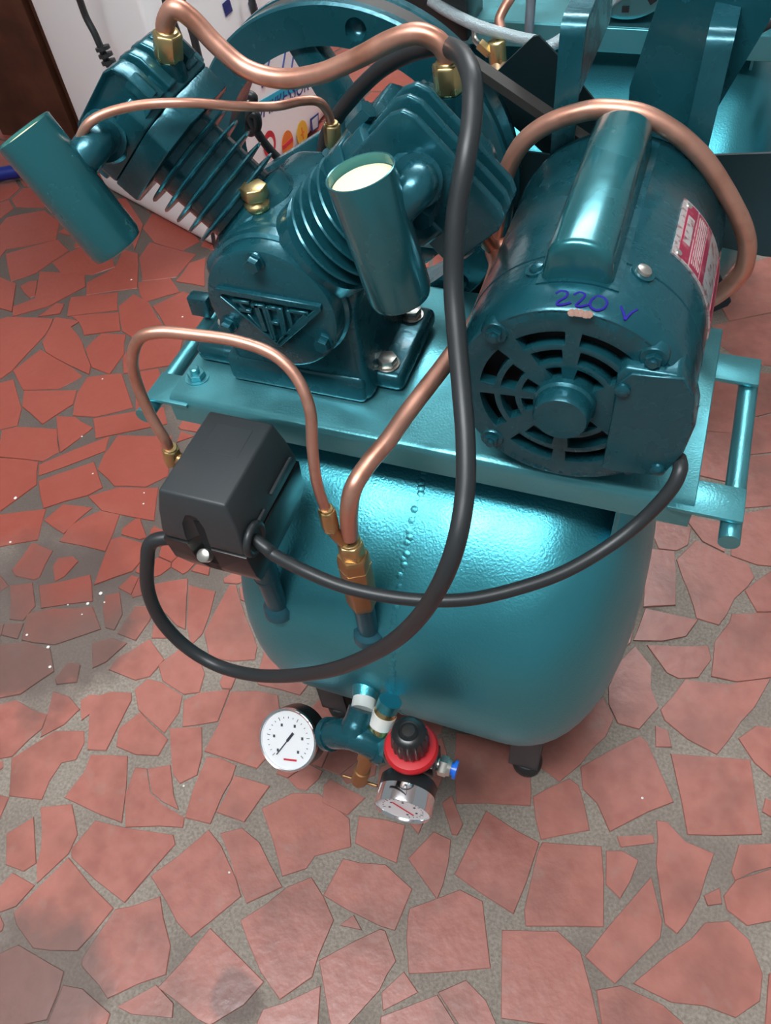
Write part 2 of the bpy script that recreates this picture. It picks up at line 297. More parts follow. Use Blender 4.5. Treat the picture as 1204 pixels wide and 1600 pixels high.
for rnd_ in range(4):
    for i in range(len(traced)):
        boxes[i] = (9, 9, -9, -9, boxes[i][4], []); far = i >= len(traced) - 47
        Q = list(traced[i]); cx = sum(p[0] for p in Q) / len(Q); cy = sum(p[1] for p in Q) / len(Q)
        for v in range(len(Q)):
            l = math.hypot(Q[v][0] - cx, Q[v][1] - cy)
            for st in (.006, .004, .002) if far else (.0007,):
                q = (Q[v][0] + (Q[v][0] - cx) / l * st, Q[v][1] + (Q[v][1] - cy) / l * st)
                q2 = (Q[v][0] + (Q[v][0] - cx) / l * (st + .0028), Q[v][1] + (Q[v][1] - cy) / l * (st + .0028))
                pv, nx = Q[v - 1], Q[(v + 1) % len(Q)]; new = [q2] + [(q2[0] * t_ + e[0] * (1 - t_), q2[1] * t_ + e[1] * (1 - t_)) for e in (pv, nx) for t_ in (.9, .75, .5)]
                T2 = Q[:v] + [q2] + Q[v + 1:]; bad = False
                for x0, y0, x1, y1, P, E in boxes:
                    if x1 < q2[0] - .15 or x0 > q2[0] + .15 or y1 < q2[1] - .15 or y0 > q2[1] + .15 or not E: continue
                    if any(inside(p, P) and not inside(p, Q) for p in new) or any(inside(p, T2) and not inside(p, Q) for p in E): bad = True; break
                if not bad: Q = Q[:v] + [q] + Q[v + 1:]; break
        traced[i] = Q; boxes[i] = (min(p[0] for p in Q), min(p[1] for p in Q), max(p[0] for p in Q), max(p[1] for p in Q), Q, dens(Q))
for P in traced:
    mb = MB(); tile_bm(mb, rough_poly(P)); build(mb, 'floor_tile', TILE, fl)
cells = []
def fill(G, i0, i1, j0, j1, jit, scales, vis_only):
    seeds = {}
    for i in range(i0, i1):
        for j in range(j0, j1): seeds[i, j] = (i * G + rnd.uniform(-jit, jit) * G, j * G + rnd.uniform(-jit, jit) * G)
    for (i, j), s in seeds.items():
        if not (i0 < i < i1 - 1 and j0 < j < j1 - 1): continue
        v = V((s[0], s[1], 0)) - CAM; dz = v.dot(CF); u_ = v.dot(CR) / max(dz, .01) * F_PX + 602; v_ = v.dot(CD) / max(dz, .01) * F_PX + 800
        vis = dz > 0 and -40 < u_ < 1244 and -40 < v_ < 1640
        if vis_only and not vis: continue
        if any(inside(s, b[4]) for b in boxes if b[0] < s[0] < b[2] and b[1] < s[1] < b[3]): continue
        P = [(s[0] - 2 * G, s[1] - 2 * G), (s[0] + 2 * G, s[1] - 2 * G), (s[0] + 2 * G, s[1] + 2 * G), (s[0] - 2 * G, s[1] + 2 * G)]
        for di in (-2, -1, 0, 1, 2):
            for dj in (-2, -1, 0, 1, 2):
                o = seeds.get((i + di, j + dj))
                if o is None or o == s or len(P) < 3: continue
                nx, ny = o[0] - s[0], o[1] - s[1]; m = (nx * (o[0] + s[0]) + ny * (o[1] + s[1])) / 2; Q = []
                for k in range(len(P)):
                    a, b = P[k], P[(k + 1) % len(P)]; da = nx * a[0] + ny * a[1] - m; db = nx * b[0] + ny * b[1] - m
                    if da <= 0: Q.append(a)
                    if da * db < 0: t = da / (da - db); Q.append((a[0] + (b[0] - a[0]) * t, a[1] + (b[1] - a[1]) * t))
                P = Q
        if len(P) < 3: continue
        for k in scales:
            kk = k * rnd.uniform(0.95, 1.0); Q = [(s[0] + (x - s[0]) * kk, s[1] + (y - s[1]) * kk) for x, y in P]
            Q = [q for n_, q in enumerate(Q) if math.hypot(q[0] - Q[n_ - 1][0], q[1] - Q[n_ - 1][1]) > 0.006]
            if len(Q) >= 3 and not clash(Q): break
        else: continue
        boxes.append((min(p[0] for p in Q), min(p[1] for p in Q), max(p[0] for p in Q), max(p[1] for p in Q), Q, dens(Q)))
        cells.append((0 if vis else 1, dz, Q))
fill(0.105, -30, 21, -13, 38, .42, (0.95, 0.84, 0.7), False)
fill(0.060, -40, 14, -10, 44, .42, (1.0, 0.85, 0.65), True)
fill(0.034, -60, 22, -16, 60, .40, (1.0, 0.8), True)
cells.sort(key=lambda c: (c[0], c[1]))
rest = MB()
for n_, (inv, dz, Q) in enumerate(cells):
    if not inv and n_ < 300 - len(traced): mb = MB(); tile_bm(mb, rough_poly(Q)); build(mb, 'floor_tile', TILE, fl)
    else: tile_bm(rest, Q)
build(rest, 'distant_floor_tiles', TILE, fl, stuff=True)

m = MB()
for px, py, r_ in ((157, 927, 4), (137, 943, 3.5), (106, 945, 2), (42, 992, 3), (75, 1011, 3.5), (78, 1042, 3.5), (163, 941, 2), (128, 960, 2), (24, 778, 4), (160, 592, 2.5), (128, 682, 2.5), (145, 740, 2.5), (285, 495, 3), (205, 437, 3), (225, 770, 2), (224, 787, 2.5), (1003, 1247, 2.5), (16, 847, 3), (358, 1363, 2), (105, 1615, 2), (287, 1228, 2)):
    c = at(px, py, z=.0021); m.lathe(c, (0, 0, 1), [(0, r_ * .0008), (.0008, r_ * .0005)], 6, ph=px)
build(m, 'paint_specks', PTFE, fl, stuff=True)

# ================================================================ the air compressor
ZP = 0.56; PL = 0.4704; PD = 0.217
comp = thing('air_compressor', (0.236, 0.108, 0.0), 'teal twin-cylinder air compressor on a horizontal tank, in the foreground', 'air compressor')
# --- tank
TX, TY, TZ, TR, TA, TC, TP = 0.2363, 0.1076, 0.2828, 0.2138, 0.225, 0.1063, 2.42
prof = []
us = [math.sin(math.pi / 2 * i / 14) for i in range(15)]
for u in reversed(us): prof.append((-(TC + (TA - TC) * u), TR * max(0.0, 1 - u ** TP) ** (1 / TP)))
for u in us: prof.append((TC + (TA - TC) * u, TR * max(0.0, 1 - u ** TP) ** (1 / TP)))
tank = build(MB().lathe((TX, TY, TZ), (1, 0, 0), prof, 96), 'tank', TANK, comp)
mb = MB(); nW = 250
for i in range(nW):
    a = 2 * math.pi * i / nW; c = V((TX + rnd.uniform(-.0016, .0016), TY + math.cos(a) * (TR + .0002), TZ + math.sin(a) * (TR + .0002)))
    d = V((0, math.cos(a), math.sin(a))); t = V((0, -math.sin(a), math.cos(a)))
    k = rnd.uniform(.8, 1.2)
    mb.lathe(c - d * .002, d, [(0, .0040 * k), (.0022, .0034 * k), (.0026 * k, .0016)], 7)
build(mb, 'weld_seam', TANK, tank)
# --- legs
def leg(x, yf, sgn):
    y0, y1 = (yf, yf + 0.035) if sgn > 0 else (yf - 0.035, yf)
    m = MB(); zt = 0.17
    yface = y0 if sgn > 0 else y1
    m.box((x, yface + sgn * .0015, (0.026 + zt) / 2), (0.038, 0.003, zt - 0.026))
    m.box((x + 0.0175, (y0 + y1) / 2, (0.026 + zt) / 2), (0.003, 0.035, zt - 0.026))
    m.box((x, (y0 + y1) / 2, 0.0275), (0.038, 0.035, 0.003))
    l = build(m, 'leg', LEGM, comp, bevel=.0006, seg=1)
    f = build(MB().lathe((x + .003, yface + sgn * .014, 0.003), (0, 0, 1), [(0, .015), (.004, .019), (.018, .0195), (.023, .016), (.024, .008)], 24), 'rubber_foot', RUBBER, l)
    build(MB().hexn((x, yface + sgn * .014, .0285), (x, yface + sgn * .014, .036), .007), 'foot_bolt', ZINC, l)
    return l
for x in (0.108, 0.372):
    leg(x, -0.045, 1); leg(x, 0.262, -1)
# --- base plate: folded channel
m = MB(); b_ = 0.008; th = 0.004
sec = [(0.0 + b_, ZP), (PD - b_, ZP), (PD - b_ * .3, ZP - b_ * .3), (PD, ZP - b_), (PD, ZP - .030), (PD - th, ZP - .030), (PD - th, ZP - b_ - .001), (PD - b_, ZP - th), (b_, ZP - th), (th, ZP - b_ - .001), (th, ZP - .030), (0, ZP - .030), (0, ZP - b_), (b_ * .3, ZP - b_ * .3)]
m.prism((0, 0, 0), (0, 1, 0), (0, 0, 1), sec, PL)
base = build(m, 'base_plate', TEAL, comp, bevel=.0007, seg=1)
for x in (0.06, 0.414):
    m = MB()
    for y0 in (0.022, 0.165): m.span((x, y0, 0.40), (x + .004, y0 + .04, ZP - .0045))
    m.span((x - .018, .012, ZP - .008), (x + .022, .205, ZP - .0045))
    build(m, 'tank_bracket', TEAL, base, bevel=.0005, seg=1)
def nut_bolt(x, y, z, parent, r=.0085, name='plate_bolt', mt=TEAL, h=.007, stud=.005):
    m = MB().lathe((x, y, z), (0, 0, 1), [(0, r * 1.35), (.0012, r * 1.35)], 24).hexn((x, y, z + .001), (x, y, z + h), r, ph=.4)
    if stud: m.lathe((x, y, z + h), (0, 0, 1), [(0, r * .55), (stud, r * .55), (stud + .001, r * .4)], 16)
    return build(m, name, mt, parent)
nut_bolt(0.016, 0.031, ZP, base)
nut_bolt(0.454, 0.11, ZP, base, r=.006)
# --- carrying handles
def handle(x0, x1, xt, yb):
    s = 1 if x1 > x0 else -1
    h = build(MB().tube([(xt, yb[0] - .012, .5425), (xt, yb[3] - .002, .5425)], .0082, 18, smooth=False), 'handle', TEAL, comp)
    for a, b in ((yb[0], yb[1]), (yb[2], yb[3])):
        build(MB().span((x0 - s * .02, a, .5512), (x1, b, .5555)), 'handle_bracket', TEAL, h, bevel=.0012, seg=2)
handle(PL, 0.507, 0.5005, (-.004, .030, .150, .184))
handle(0.0, -0.026, -0.024, (-.002, .034, .150, .184))

# --- pump crankcase
AX, AZ = 0.1225, 0.6665
m = MB()
out = [(.058, ZP), (.190, ZP), (.186, .60), (.184, .655), (.192, .681), (.163, .711), (.146, .7265), (.121, .728), (.098, .7265), (.080, .711), (.052, .683), (.061, .655), (.058, .60)]
m.prism((0, .157, 0), (1, 0, 0), (0, 0, 1), out, .118)
case = build(m, 'crankcase', CAST, comp, bevel=.009, seg=4)
m = MB(); n = 56
m.lathe((AX, .042, AZ), (0, -1, 0), [(-.01, .061), (.006, .060), (.0085, .0575)], n)
build(m, 'front_flange', CAST, case)
# feet of the crankcase
for x0, x1, y0, y1 in ((.168, .2125, .058, .160), (.006, .062, .052, .128)):
    f = build(MB().span((x0, y0, ZP), (x1, y1, ZP + .019)), 'crankcase_foot', CAST, case, bevel=.007, seg=3)
build(MB().span((.05, .036, ZP), (.185, .06, ZP + .03)), 'crankcase_foot', CAST, case, bevel=.006, seg=3)
for x, y in ((.194, .073), (.194, .142), (.024, .094)):
    m = MB().lathe((x, y, ZP + .019), (0, 0, 1), [(0, .0115), (.0014, .0115)], 24).hexn((x, y, ZP + .020), (x, y, ZP + .028), .0092, ph=.3)
    build(m, 'foot_bolt', ZINC, case, bevel=.0005, seg=1)
q = at(313, 470, y=.125); build(MB().span((q.x - .010, .117, q.z - .014), (q.x + .012, .131, q.z + .008)).span((q.x - .002, .119, ZP + .012), (q.x + .010, .129, q.z)), 'lifting_lug', CAST, case, bevel=.003)
# front cover with emblem
cov = build(MB().lathe((AX, .036, AZ), (0, -1, 0), [(0, .0568), (.013, .0568), (.0165, .0555), (.018, .0525)], n), 'front_cover', CAST, comp)
for a in (93.0, -154.8, -25.6):
    x, z = AX + .0475 * math.cos(rad(a)), AZ + .0475 * math.sin(rad(a))
    build(MB().lathe((x, .0185, z), (0, -1, 0), [(0, .0078), (.002, .0078)], 20).hexn((x, .0172, z), (x, .0095, z), .0064, ref=(0, 0, 1), ph=.2), 'cover_bolt', CAST, cov)
def strip(m, a, b, wd, y0=.0185, y1=.0140):
    a = at(300 + a[0] / 4.63, 340 + a[1] / 4.63, y=.017); b = at(300 + b[0] / 4.63, 340 + b[1] / 4.63, y=.017)
    d = b - a; L = d.length; X = d.normalized(); Z = X.cross(V((0, 1, 0)))
    m.box((a + b) / 2 + V((0, (y0 + y1) / 2 - .017, 0)), (L + wd * .6, y0 - y1, wd), X, (0, 1, 0), Z)
m = MB()
for a, b, wd in (((195, 515), (925, 645), .0052), ((920, 655), (640, 900), .0045), ((215, 560), (640, 915), .0016), ((305, 590), (415, 605), .003), ((355, 655), (430, 668), .003),
                 ((345, 600), (395, 655), .002), ((470, 625), (535, 800), .0042), ((520, 632), (590, 860), .0026), ((545, 640), (612, 875), .0026), ((640, 655), (680, 840), .0052), ((590, 748), (630, 756), .003),
                 ((700, 665), (735, 790), .0030), ((720, 665), (840, 682), .003), ((838, 685), (735, 785), .003), ((440, 625), (520, 632), .003), ((565, 640), (610, 648), .003), ((690, 835), (735, 790), .003), ((415, 690), (520, 800), .002), ((635, 890), (690, 835), .003)):
    strip(m, a, b, wd)
build(m, 'cast_emblem', CAST, cov, bevel=.0005, seg=1)
# oil filler plug
p = V((.104, .064, .7265))
build(MB().lathe(p, (0, 0, 1), [(0, .0085), (.003, .010), (.006, .010), (.009, .006), (.011, .006)], 28).hexn(p + V((0, 0, .010)), p + V((0, 0, .020)), .0108, ph=.5), 'oil_plug', BRASS, case, bevel=.0004, seg=1)
build(MB().lathe((.153, .11, .727), (0, 0, 1), [(0, .011), (.02, .009), (.026, .009)], 20), 'breather_boss', CAST, case)

# --- cylinders and heads
KK = math.sqrt(.5)
def cyl_unit(s, yy):
    d = V((s * KK, 0, KK)); e = V((KK, 0, -s * KK)); o = V((AX, yy, AZ))      # axis, across
    def pt(t, n_=0, y=None): q = o + d * t + e * n_; q.y = yy if y is None else y; return q
    m = MB().lathe(o, d, [(.045, .043), (.062, .043), (.066, .0325), (.128, .0325)], 40)
    c = build(m, 'cylinder', CAST, comp)
    for k in range(5):
        t = .073 + .0115 * k
        build(MB().lathe(pt(t), d, [(-.0028, .031), (-.0012, .0445), (0, .0456), (.0012, .0445), (.0028, .031)], 48), 'cooling_fin', CAST, c)
    # octagonal valve plate
    oc = lambda a, b, c_: [(-a, -b + c_), (-a + c_, -b), (a - c_, -b), (a, -b + c_), (a, b - c_), (a - c_, b), (-a + c_, b), (-a, b - c_)]
    vp = build(MB().prism(pt(.1275, .003), e, (0, 1, 0), oc(.049, .047, .018), (.0195 if e.cross(V((0, 1, 0))).dot(d) > 0 else -.0195)), 'valve_plate', CAST, comp, bevel=.0015, seg=2)
    h = .0215 if e.cross(V((0, 1, 0))).dot(d) > 0 else -.0215
    head = build(MB().prism(pt(.1473, .004), e, (0, 1, 0), oc(.048, .046, .016), h), 'cylinder_head', CAST, comp, bevel=.002, seg=3)
    # heavy cast fins standing on the head, square to the crankshaft
    if s < 0: slabs = [(-.044, .017, -.022, .056), (-.0215, .0105, -.036, .057), (-.0055, .0105, -.040, .057), (.0105, .0145, -.040, .054), (.031, .010, -.03, .045)]
    else: slabs = [(-.044, .0055, -.037, .060), (-.0285, .0055, -.039, .060), (-.0135, .0055, -.039, .060), (.004, .008, -.034, .052), (.020, .012, -.03, .045)]
    for k, (dy, tk, w0, w1) in enumerate(slabs):
        t0, t1 = .152, (.190 if s < 0 else .210)
        if s > 0 and k > 2: t1 = .192
        ch = .012
        P2 = [(w0, t0), (w1, t0), (w1, t1 - ch), (w1 - ch * .3, t1 - ch * .3), (w1 - ch, t1), (w0 + ch, t1), (w0 + ch * .3, t1 - ch * .3), (w0, t1 - ch)]
        mm = MB()
        mm.loft([[pt(t, n_, yy + dy) for n_, t in P2], [pt(t, n_, yy + dy + tk) for n_, t in P2]])
        if s < 0 and k == 0:
            mm.bm.normal_update(); ff = [f for f in mm.bm.faces if len(f.verts) == 8 and abs(f.calc_center_median().y - (yy + dy)) < .001]
            bmesh.ops.inset_region(mm.bm, faces=ff, thickness=.005, depth=0); 
            for v_ in {v for f in ff for v in f.verts}: v_.co.y += .0035
        build(mm, 'head_fin', CAST, head, bevel=.0018, seg=3)
    hc = .160 if s < 0 else .186; hn = .052 if s < 0 else .036
    build(MB().loft([[pt(t, n_, yy - .036) for n_, t in ((-.030, .15), (hn, .15), (hn, hc), (-.030, hc))], [pt(t, n_, yy + .034) for n_, t in ((-.030, .15), (hn, .15), (hn, hc), (-.030, hc))]]), 'head_core', CAST, head, bevel=.002)
    return head, pt, d, e
HL, ptL, dL, eL = cyl_unit(-1, .087)
HR, ptR, dR, eR = cyl_unit(1, .063)
for hd, q in ((HL, ptL(.156, .060, .100)), (HL, ptL(.156, .052, .050)), (HR, ptR(.156, .058, .03)), (HR, ptR(.156, -.046, .045)), (HL, ptL(.156, -.044, .06))):
    dd = dL if hd is HL else dR
    build(MB().hexn(q, q + dd * .018, .0068), 'head_bolt', CAST, hd)
# --- intake filters
def intake(ptop, pbot, ytop, ybot, j0, j1, top_d=.0045):
    a = at(*ptop, y=ytop); b = at(*pbot, y=ybot); d = (b - a).normalized(); L = (b - a).length
    r = .0213
    m = MB().lathe(a, d, [(.016, r - .0012), (0, r - .0012), (-.0003, r - .0006), (0, r), (L - .006, r), (L - .0015, r - .0015), (L, r - .006)], 48, cap=False)
    m.lathe(a, d, [(L - .0001, r - .006), (L, .0)], 48, cap=False)
    f = build(m, 'intake_filter', TUBE, comp)
    build(MB().lathe(a + d * top_d, d, [(0, .004), (.0003, r - .005), (.002, r - .0016), (.02, r - .0016)], 40), 'filter_foam', FOAM, f)
    mid = a + d * (L * .42)
    build(MB().tube([mid, mid + (V(j0) - mid) * .5, j0, j1], .0125, 20, k=6), 'intake_elbow', CAST, f)
    build(MB().lathe(V(j1) , (V(j0) - V(j1)), [(-.012, .019), (.004, .019), (.007, .0165), (.014, .0165)], 24), 'elbow_collar', CAST, f)
    return f
fr = intake((562, 268), (627, 466), -.022, -.020, (at(652, 288, y=-.003)), tuple(at(648, 280, y=.020)))
fl_ = intake((36, 204), (186, 388), -.016, -.016, tuple(at(150, 222, y=.015)), tuple(at(168, 212, y=.045)), top_d=.0012)
q = at(655, 345, y=.002); build(MB().hexn(q, q + V((0, .02, 0)), .008), 'elbow_bolt', CAST, fr)

# --- flywheel behind the pump
FX, FZ, FY, FR = .109, .654, .222, .158
m = MB()
prof = [(0, FR - .033), (0, FR - .002), (.002, FR), (.009, FR), (.013, FR - .007), (.024, FR - .007), (.028, FR), (.036, FR), (.037, FR - .002), (.037, FR - .033)]
m.lathe((FX, FY, FZ), (0, 1, 0), prof + [prof[0]], 96, cap=False)
fw = build(m, 'flywheel', CAST, comp)
m = MB().lathe((FX, FY - .012, FZ), (0, 1, 0), [(0, .018), (.002, .028), (.04, .028)], 32).cyl((AX, .15, AZ), (AX, .23, AZ), .014)
build(m, 'hub', CAST, fw)
sp0 = at(570, 232, y=FY + .004); sp1 = at(467, 70, y=FY + .004)
for k in range(4):
    ca, sa = math.cos(-k * math.pi / 2), math.sin(-k * math.pi / 2)
    def rt(p): dx, dz = p.x - FX, p.z - FZ; return V((FX + dx * ca - dz * sa, FY + .004, FZ + dx * sa + dz * ca))
    p0, p1 = rt(sp0), rt(sp1); u = (p1 - p0).normalized(); v = V((-u.z, 0, u.x)); L = []
    for c, wv in ((p0 - u * .02, .017), (p1 + u * .004, .0125)):
        L.append([c - v * wv, c + v * wv, c + v * wv * .9 + V((0, .022, 0)), c - v * wv * .9 + V((0, .022, 0))])
    build(MB().loft(L), 'spoke', CAST, fw, bevel=.002)
for a in (80, 200, 320):
    c = V((FX + .141 * math.cos(rad(a)), FY, FZ + .141 * math.sin(rad(a))))
    cut = build(MB().lathe(c - V((0, .001, 0)), (0, 1, 0), [(0, .0095), (.006, .0088), (.010, .006), (.012, .001)], 24), 'cutter', CAST, None)
    carve(fw, cut)
# --- belt
MX, MZ, MR = .363, .650, .0865
BY = FY + .0185; pr = .034; RR = FR - .001
dd = math.hypot(MX - FX, MZ - FZ); ba = math.atan2(MZ - FZ, MX - FX); al = math.acos((RR - pr) / dd)
path = []
for i in range(41):
    t = ba + al + (2 * math.pi - 2 * al) * i / 40; path.append((FX + RR * math.cos(t), FZ + RR * math.sin(t), t))
for i in range(17):
    t = ba - al + 2 * al * i / 16; path.append((MX + pr * math.cos(t), MZ + pr * math.sin(t), t))
m = MB(); L = []
for x, z, t in path:
    n_ = V((math.cos(t), 0, math.sin(t))); c = V((x, BY, z))
    L.append([c - V((0, .0075, 0)), c + V((0, .0075, 0)), c + V((0, .005, 0)) - n_ * .008, c - V((0, .005, 0)) - n_ * .008])
L.append(L[0]); m.loft(L, cap=False)
build(m, 'drive_belt', BELT, comp)

# --- electric motor
YF = -.006
motor = build(MB().lathe((MX, 0, MZ), (0, 1, 0), [(.046, MR - .002), (.047, MR), (.205, MR), (.207, MR - .001)], 96), 'motor_body', CAST, comp)
m = MB().lathe((MX, 0, MZ), (0, 1, 0), [(YF + .006, .0785), (YF, .0785), (YF, .0800), (YF + .002, .0815), (.006, .0850), (.014, MR - .0005), (.0455, MR - .0005)], 96, cap=False)
rows = [.017, .022, .032, .0365, .0475, .052, .063, .071, .0785]; nA = 144; keep = []
grid = {}
def gv(i, j):
    j %= nA
    if (i, j) not in grid:
        t = 2 * math.pi * j / nA; grid[i, j] = m.bm.verts.new((MX + rows[i] * math.cos(t), YF, MZ + rows[i] * math.sin(t)))
    return grid[i, j]
fc = []
for i in range(len(rows) - 1):
    rm = (rows[i] + rows[i + 1]) / 2
    for j in range(nA):
        a = (j + .5) * 360 / nA; slot = i in (1, 3, 5)
        if slot and not (a > 322 or a < 38):
            for sa, wd in ((90, .0048), (180, .0040), (270, .0048), (135, .0068), (225, .0068)):
                if abs(rm * math.sin(rad(a - sa))) < wd and math.cos(rad(a - sa)) > 0: slot = False
        else: slot = False
        if not slot: fc.append(m.face((gv(i, j), gv(i + 1, j), gv(i + 1, j + 1), gv(i, j + 1))))
r_ = bmesh.ops.extrude_face_region(m.bm, geom=fc)
for e in r_['geom']:
    if isinstance(e, bmesh.types.BMVert): e.co.y += .009
bell = build(m, 'front_bell', CAST, comp, bevel=.0013, seg=2, sharp=50)
build(MB().lathe((MX, .012, MZ), (0, 1, 0), [(0, .078), (.002, .078)], 48), 'dark_backing', DARKIN, bell)  # near-black disc stands in for the shaded inside of the motor
build(MB().lathe((MX, YF + .004, MZ), (0, -1, 0), [(0, .0225), (.008, .0222), (.010, .0205), (.012, .0205), (.020, .0200), (.0225, .0185)], 48), 'bearing_hub', CAST, bell)
for a in (135, 225, 45, 315):
    x, z = MX + .0745 * math.cos(rad(a)), MZ + .0745 * math.sin(rad(a))
    build(MB().lathe((x, YF + .006, z), (0, -1, 0), [(0, .0100), (.006, .0095), (.0075, .0085)], 20).hexn((x, YF - .001, z), (x, YF - .005, z), .0058, ref=(0, 0, 1)).cyl((x, YF - .005, z), (x, YF - .0075, z), .0030), 'bell_bolt', CAST, bell)
# terminal box and its cover
tb = [(.396, .690), (.400, .698), (.434, .698), (.4425, .684), (.452, .655), (.4500, .628), (.441, .602), (.400, .597)]
box = build(MB().prism((0, .02, 0), (1, 0, 0), (0, 0, 1), [(x + (-.001 if x < .41 else .0), z) for x, z in tb], .034), 'terminal_box', CAST, comp, bevel=.003, seg=3)
cp = build(MB().prism((0, -.0143, 0), (1, 0, 0), (0, 0, 1), [(.397, .600), (.397, .685), (.404, .6955), (.437, .6985), (.446, .684), (.4505, .655), (.4485, .629), (.440, .6035), (.405, .598)], .0022), 'terminal_cover', CAST, box, bevel=.0006, seg=1)
for px, py in ((972, 609), (1027, 733)):
    c = at(px, py, y=-.0165); build(MB().lathe(c, (0, -1, 0), [(0, .0055), (.002, .0052), (.0035, .003), (.004, .001)], 20), 'cover_screw', CAST, box)
# rear bell, shaft, feet
build(MB().lathe((MX, 0, MZ), (0, 1, 0), [(.2055, MR + .0004), (.211, MR), (.218, .080), (.226, .055), (.230, .026), (.233, .022), (.27, .012)], 72), 'rear_bell', CAST, comp)
for s in (-1, 1):
    f = build(MB().span((MX + s * .040, .035, ZP), (MX + s * .087, .150, ZP + .004)).prism((MX + s * .05, .15, ZP), (1, 0, 0), (0, 0, 1), [(-.006, 0), (.006, 0), (.004, .03), (-.004, .03)], .115), 'motor_foot', CAST, motor, bevel=.001, seg=1)
    nut_bolt(MX + s * .078, .052, ZP + .004, motor, r=.0065, name='motor_bolt', mt=ZINC)
# capacitor cover
m = MB(); CXc = .3575; sec = []
for a in range(0, 181, 15): sec.append((CXc + .0215 * math.cos(rad(a)) * (1 - .0 * a), .7475 + .0165 * math.sin(rad(a)) ** .8 if 0 < a < 180 else .7475))
sec = [(CXc + .0245, .728)] + sec + [(CXc - .0245, .728)]
m.prism((0, .190, 0), (1, 0, 0), (0, 0, 1), sec, .172)
cap = build(m, 'capacitor_cover', TUBE, motor, bevel=.0055, seg=4, sharp=60)
m = MB().cylpatch(MX, MZ, MR - .001, MR + .0006, .0150, .20, 75, 111, 14)
for a, y in ((113, .033), (67, .044)): m.lathe((MX + (MR - .001) * math.cos(rad(a)), y, MZ + (MR - .001) * math.sin(rad(a))), (math.cos(rad(a)), 0, math.sin(rad(a))), [(0, .0085), (.002, .0085)], 20)
build(m, 'capacitor_flange', CAST, cap)
for a, y in ((113, .033), (67, .044)):
    d = V((math.cos(rad(a)), 0, math.sin(rad(a)))); c = V((MX, y, MZ)) + d * (MR + .0012)
    build(MB().lathe(c, d, [(0, .0055), (.0018, .005), (.003, .002)], 18), 'flange_screw', CAST if a > 90 else ZINC, cap)
# rating plate
rp = lab(build(MB().cylpatch(MX, MZ, MR, MR + .0012, .080, .148, 2, 56, 20), 'rating_plate', PLATE_W, motor), 'red and white metal rating plate')
m = MB().cylpatch(MX, MZ, MR + .0012, MR + .0015, .082, .146, 46.2, 53, 6).cylpatch(MX, MZ, MR + .0012, MR + .0015, .082, .146, 37.5, 45.2, 6).cylpatch(MX, MZ, MR + .0012, MR + .0015, .082, .146, 33, 36.7, 4)
m.cylpatch(MX, MZ, MR + .0012, MR + .0015, .082, .146, 12, 18, 4).cylpatch(MX, MZ, MR + .0012, MR + .0015, .082, .146, 4, 10, 4)
lab(build(m, 'red_print', PLATE_RED, rp), 'red printed bands')
m = MB().cylpatch(MX, MZ, MR + .0015, MR + .0018, .100, .132, 47.5, 51.8, 4)
for i in range(5): m.cylpatch(MX, MZ, MR + .0015, MR + .0018, .086, .142, 38.2 + i * 1.4, 38.8 + i * 1.4, 2)
lab(build(m, 'white_print', PLATE_W, rp), 'pale printed lines')
for y, a in ((.085, 52.5), (.143, 52.5)):
    d = V((math.cos(rad(a)), 0, math.sin(rad(a)))); build(MB().lathe(V((MX, y, MZ)) + d * (MR + .001), d, [(0, .003), (.001, .0025)], 12), 'rivet', ZINC, rp)
# hand-written 220 V in violet marker, on the crown of the bell
def on_bell(px, py):
    d = (CR * ((px - 602) / F_PX) + CD * ((py - 800) / F_PX) + CF).normalized(); t = .3
    while t < 1.2:
        p = CAM + d * t
        if math.hypot(p.x - MX, p.z - MZ) < (MR - .0005 if p.y > .012 else MR - .0005 - max(0, (.012 - p.y)) * .22): return p
        t += .0002
    return p
glyphs = [[(868, 459), (876, 455), (886, 457), (884, 464), (872, 471), (870, 476), (880, 476), (892, 473)], [(896, 461), (905, 457), (914, 461), (908, 469), (899, 477), (907, 479), (920, 476)],
          [(930, 464), (923, 470), (922, 479), (931, 485), (943, 482), (948, 473), (942, 465), (931, 463)], [(969, 479), (974, 490), (976, 500)], [(976, 500), (985, 490), (995, 484)]]
m = MB()
for g in glyphs: m.tube([on_bell(*p) for p in g], .00085, 6, k=3)
lab(build(m, 'marker_writing', MARKER, motor), 'violet hand-written 220 V')
m = MB()
for p in ((893, 487), (900, 487), (907, 488), (915, 490), (920, 490)):
    c = on_bell(*p); m.lathe(c - V((0, .0002, .0006)), (0, -.5, 1), [(0, .0028), (.0005, .0020)], 7)
lab(build(m, 'paint_chip', CHIP, bell), 'brown chip in the paint')
# fan pulley
hub = build(MB().lathe((MX, FY + .008, MZ), (0, 1, 0), [(0, .022), (.003, .040), (.006, .040), (.009, .030), (.013, .030), (.017, .040), (.021, .040), (.03, .028)], 40), 'fan_pulley', FAN_UNLIT, comp)
for a, mt, R_, hw in ((138, FAN_UNLIT, .156, .041), (76, CAST, .205, .040), (1, FAN_UNLIT, .156, .041), (-58, FAN_UNLIT, .156, .038), (181, FAN_UNLIT, .150, .040), (240, FAN_UNLIT, .156, .038)):
    t = rad(a); u = V((math.cos(t), 0, math.sin(t))); v = V((-math.sin(t), 0, math.cos(t))); L = []
    for r0, w0, tw in ((.028, .016, .008), (R_ * .4, hw * .86, .012), (R_ * .8, hw, .016), (R_ * .985, hw * .98, .016), (R_, hw * .88, .014)):
        c = V((MX, FY + .046, MZ)) + u * r0
        A = c - v * w0 - V((0, tw * .8, 0)); B = c + v * w0 + V((0, tw * .8, 0)); M_ = c + V((0, .004, 0)); q = V((0, .0014, 0))
        L.append([A - q, M_ - q, B - q, B + q, M_ + q, A + q])
    build(MB().loft(L), 'fan_blade', mt, hub)
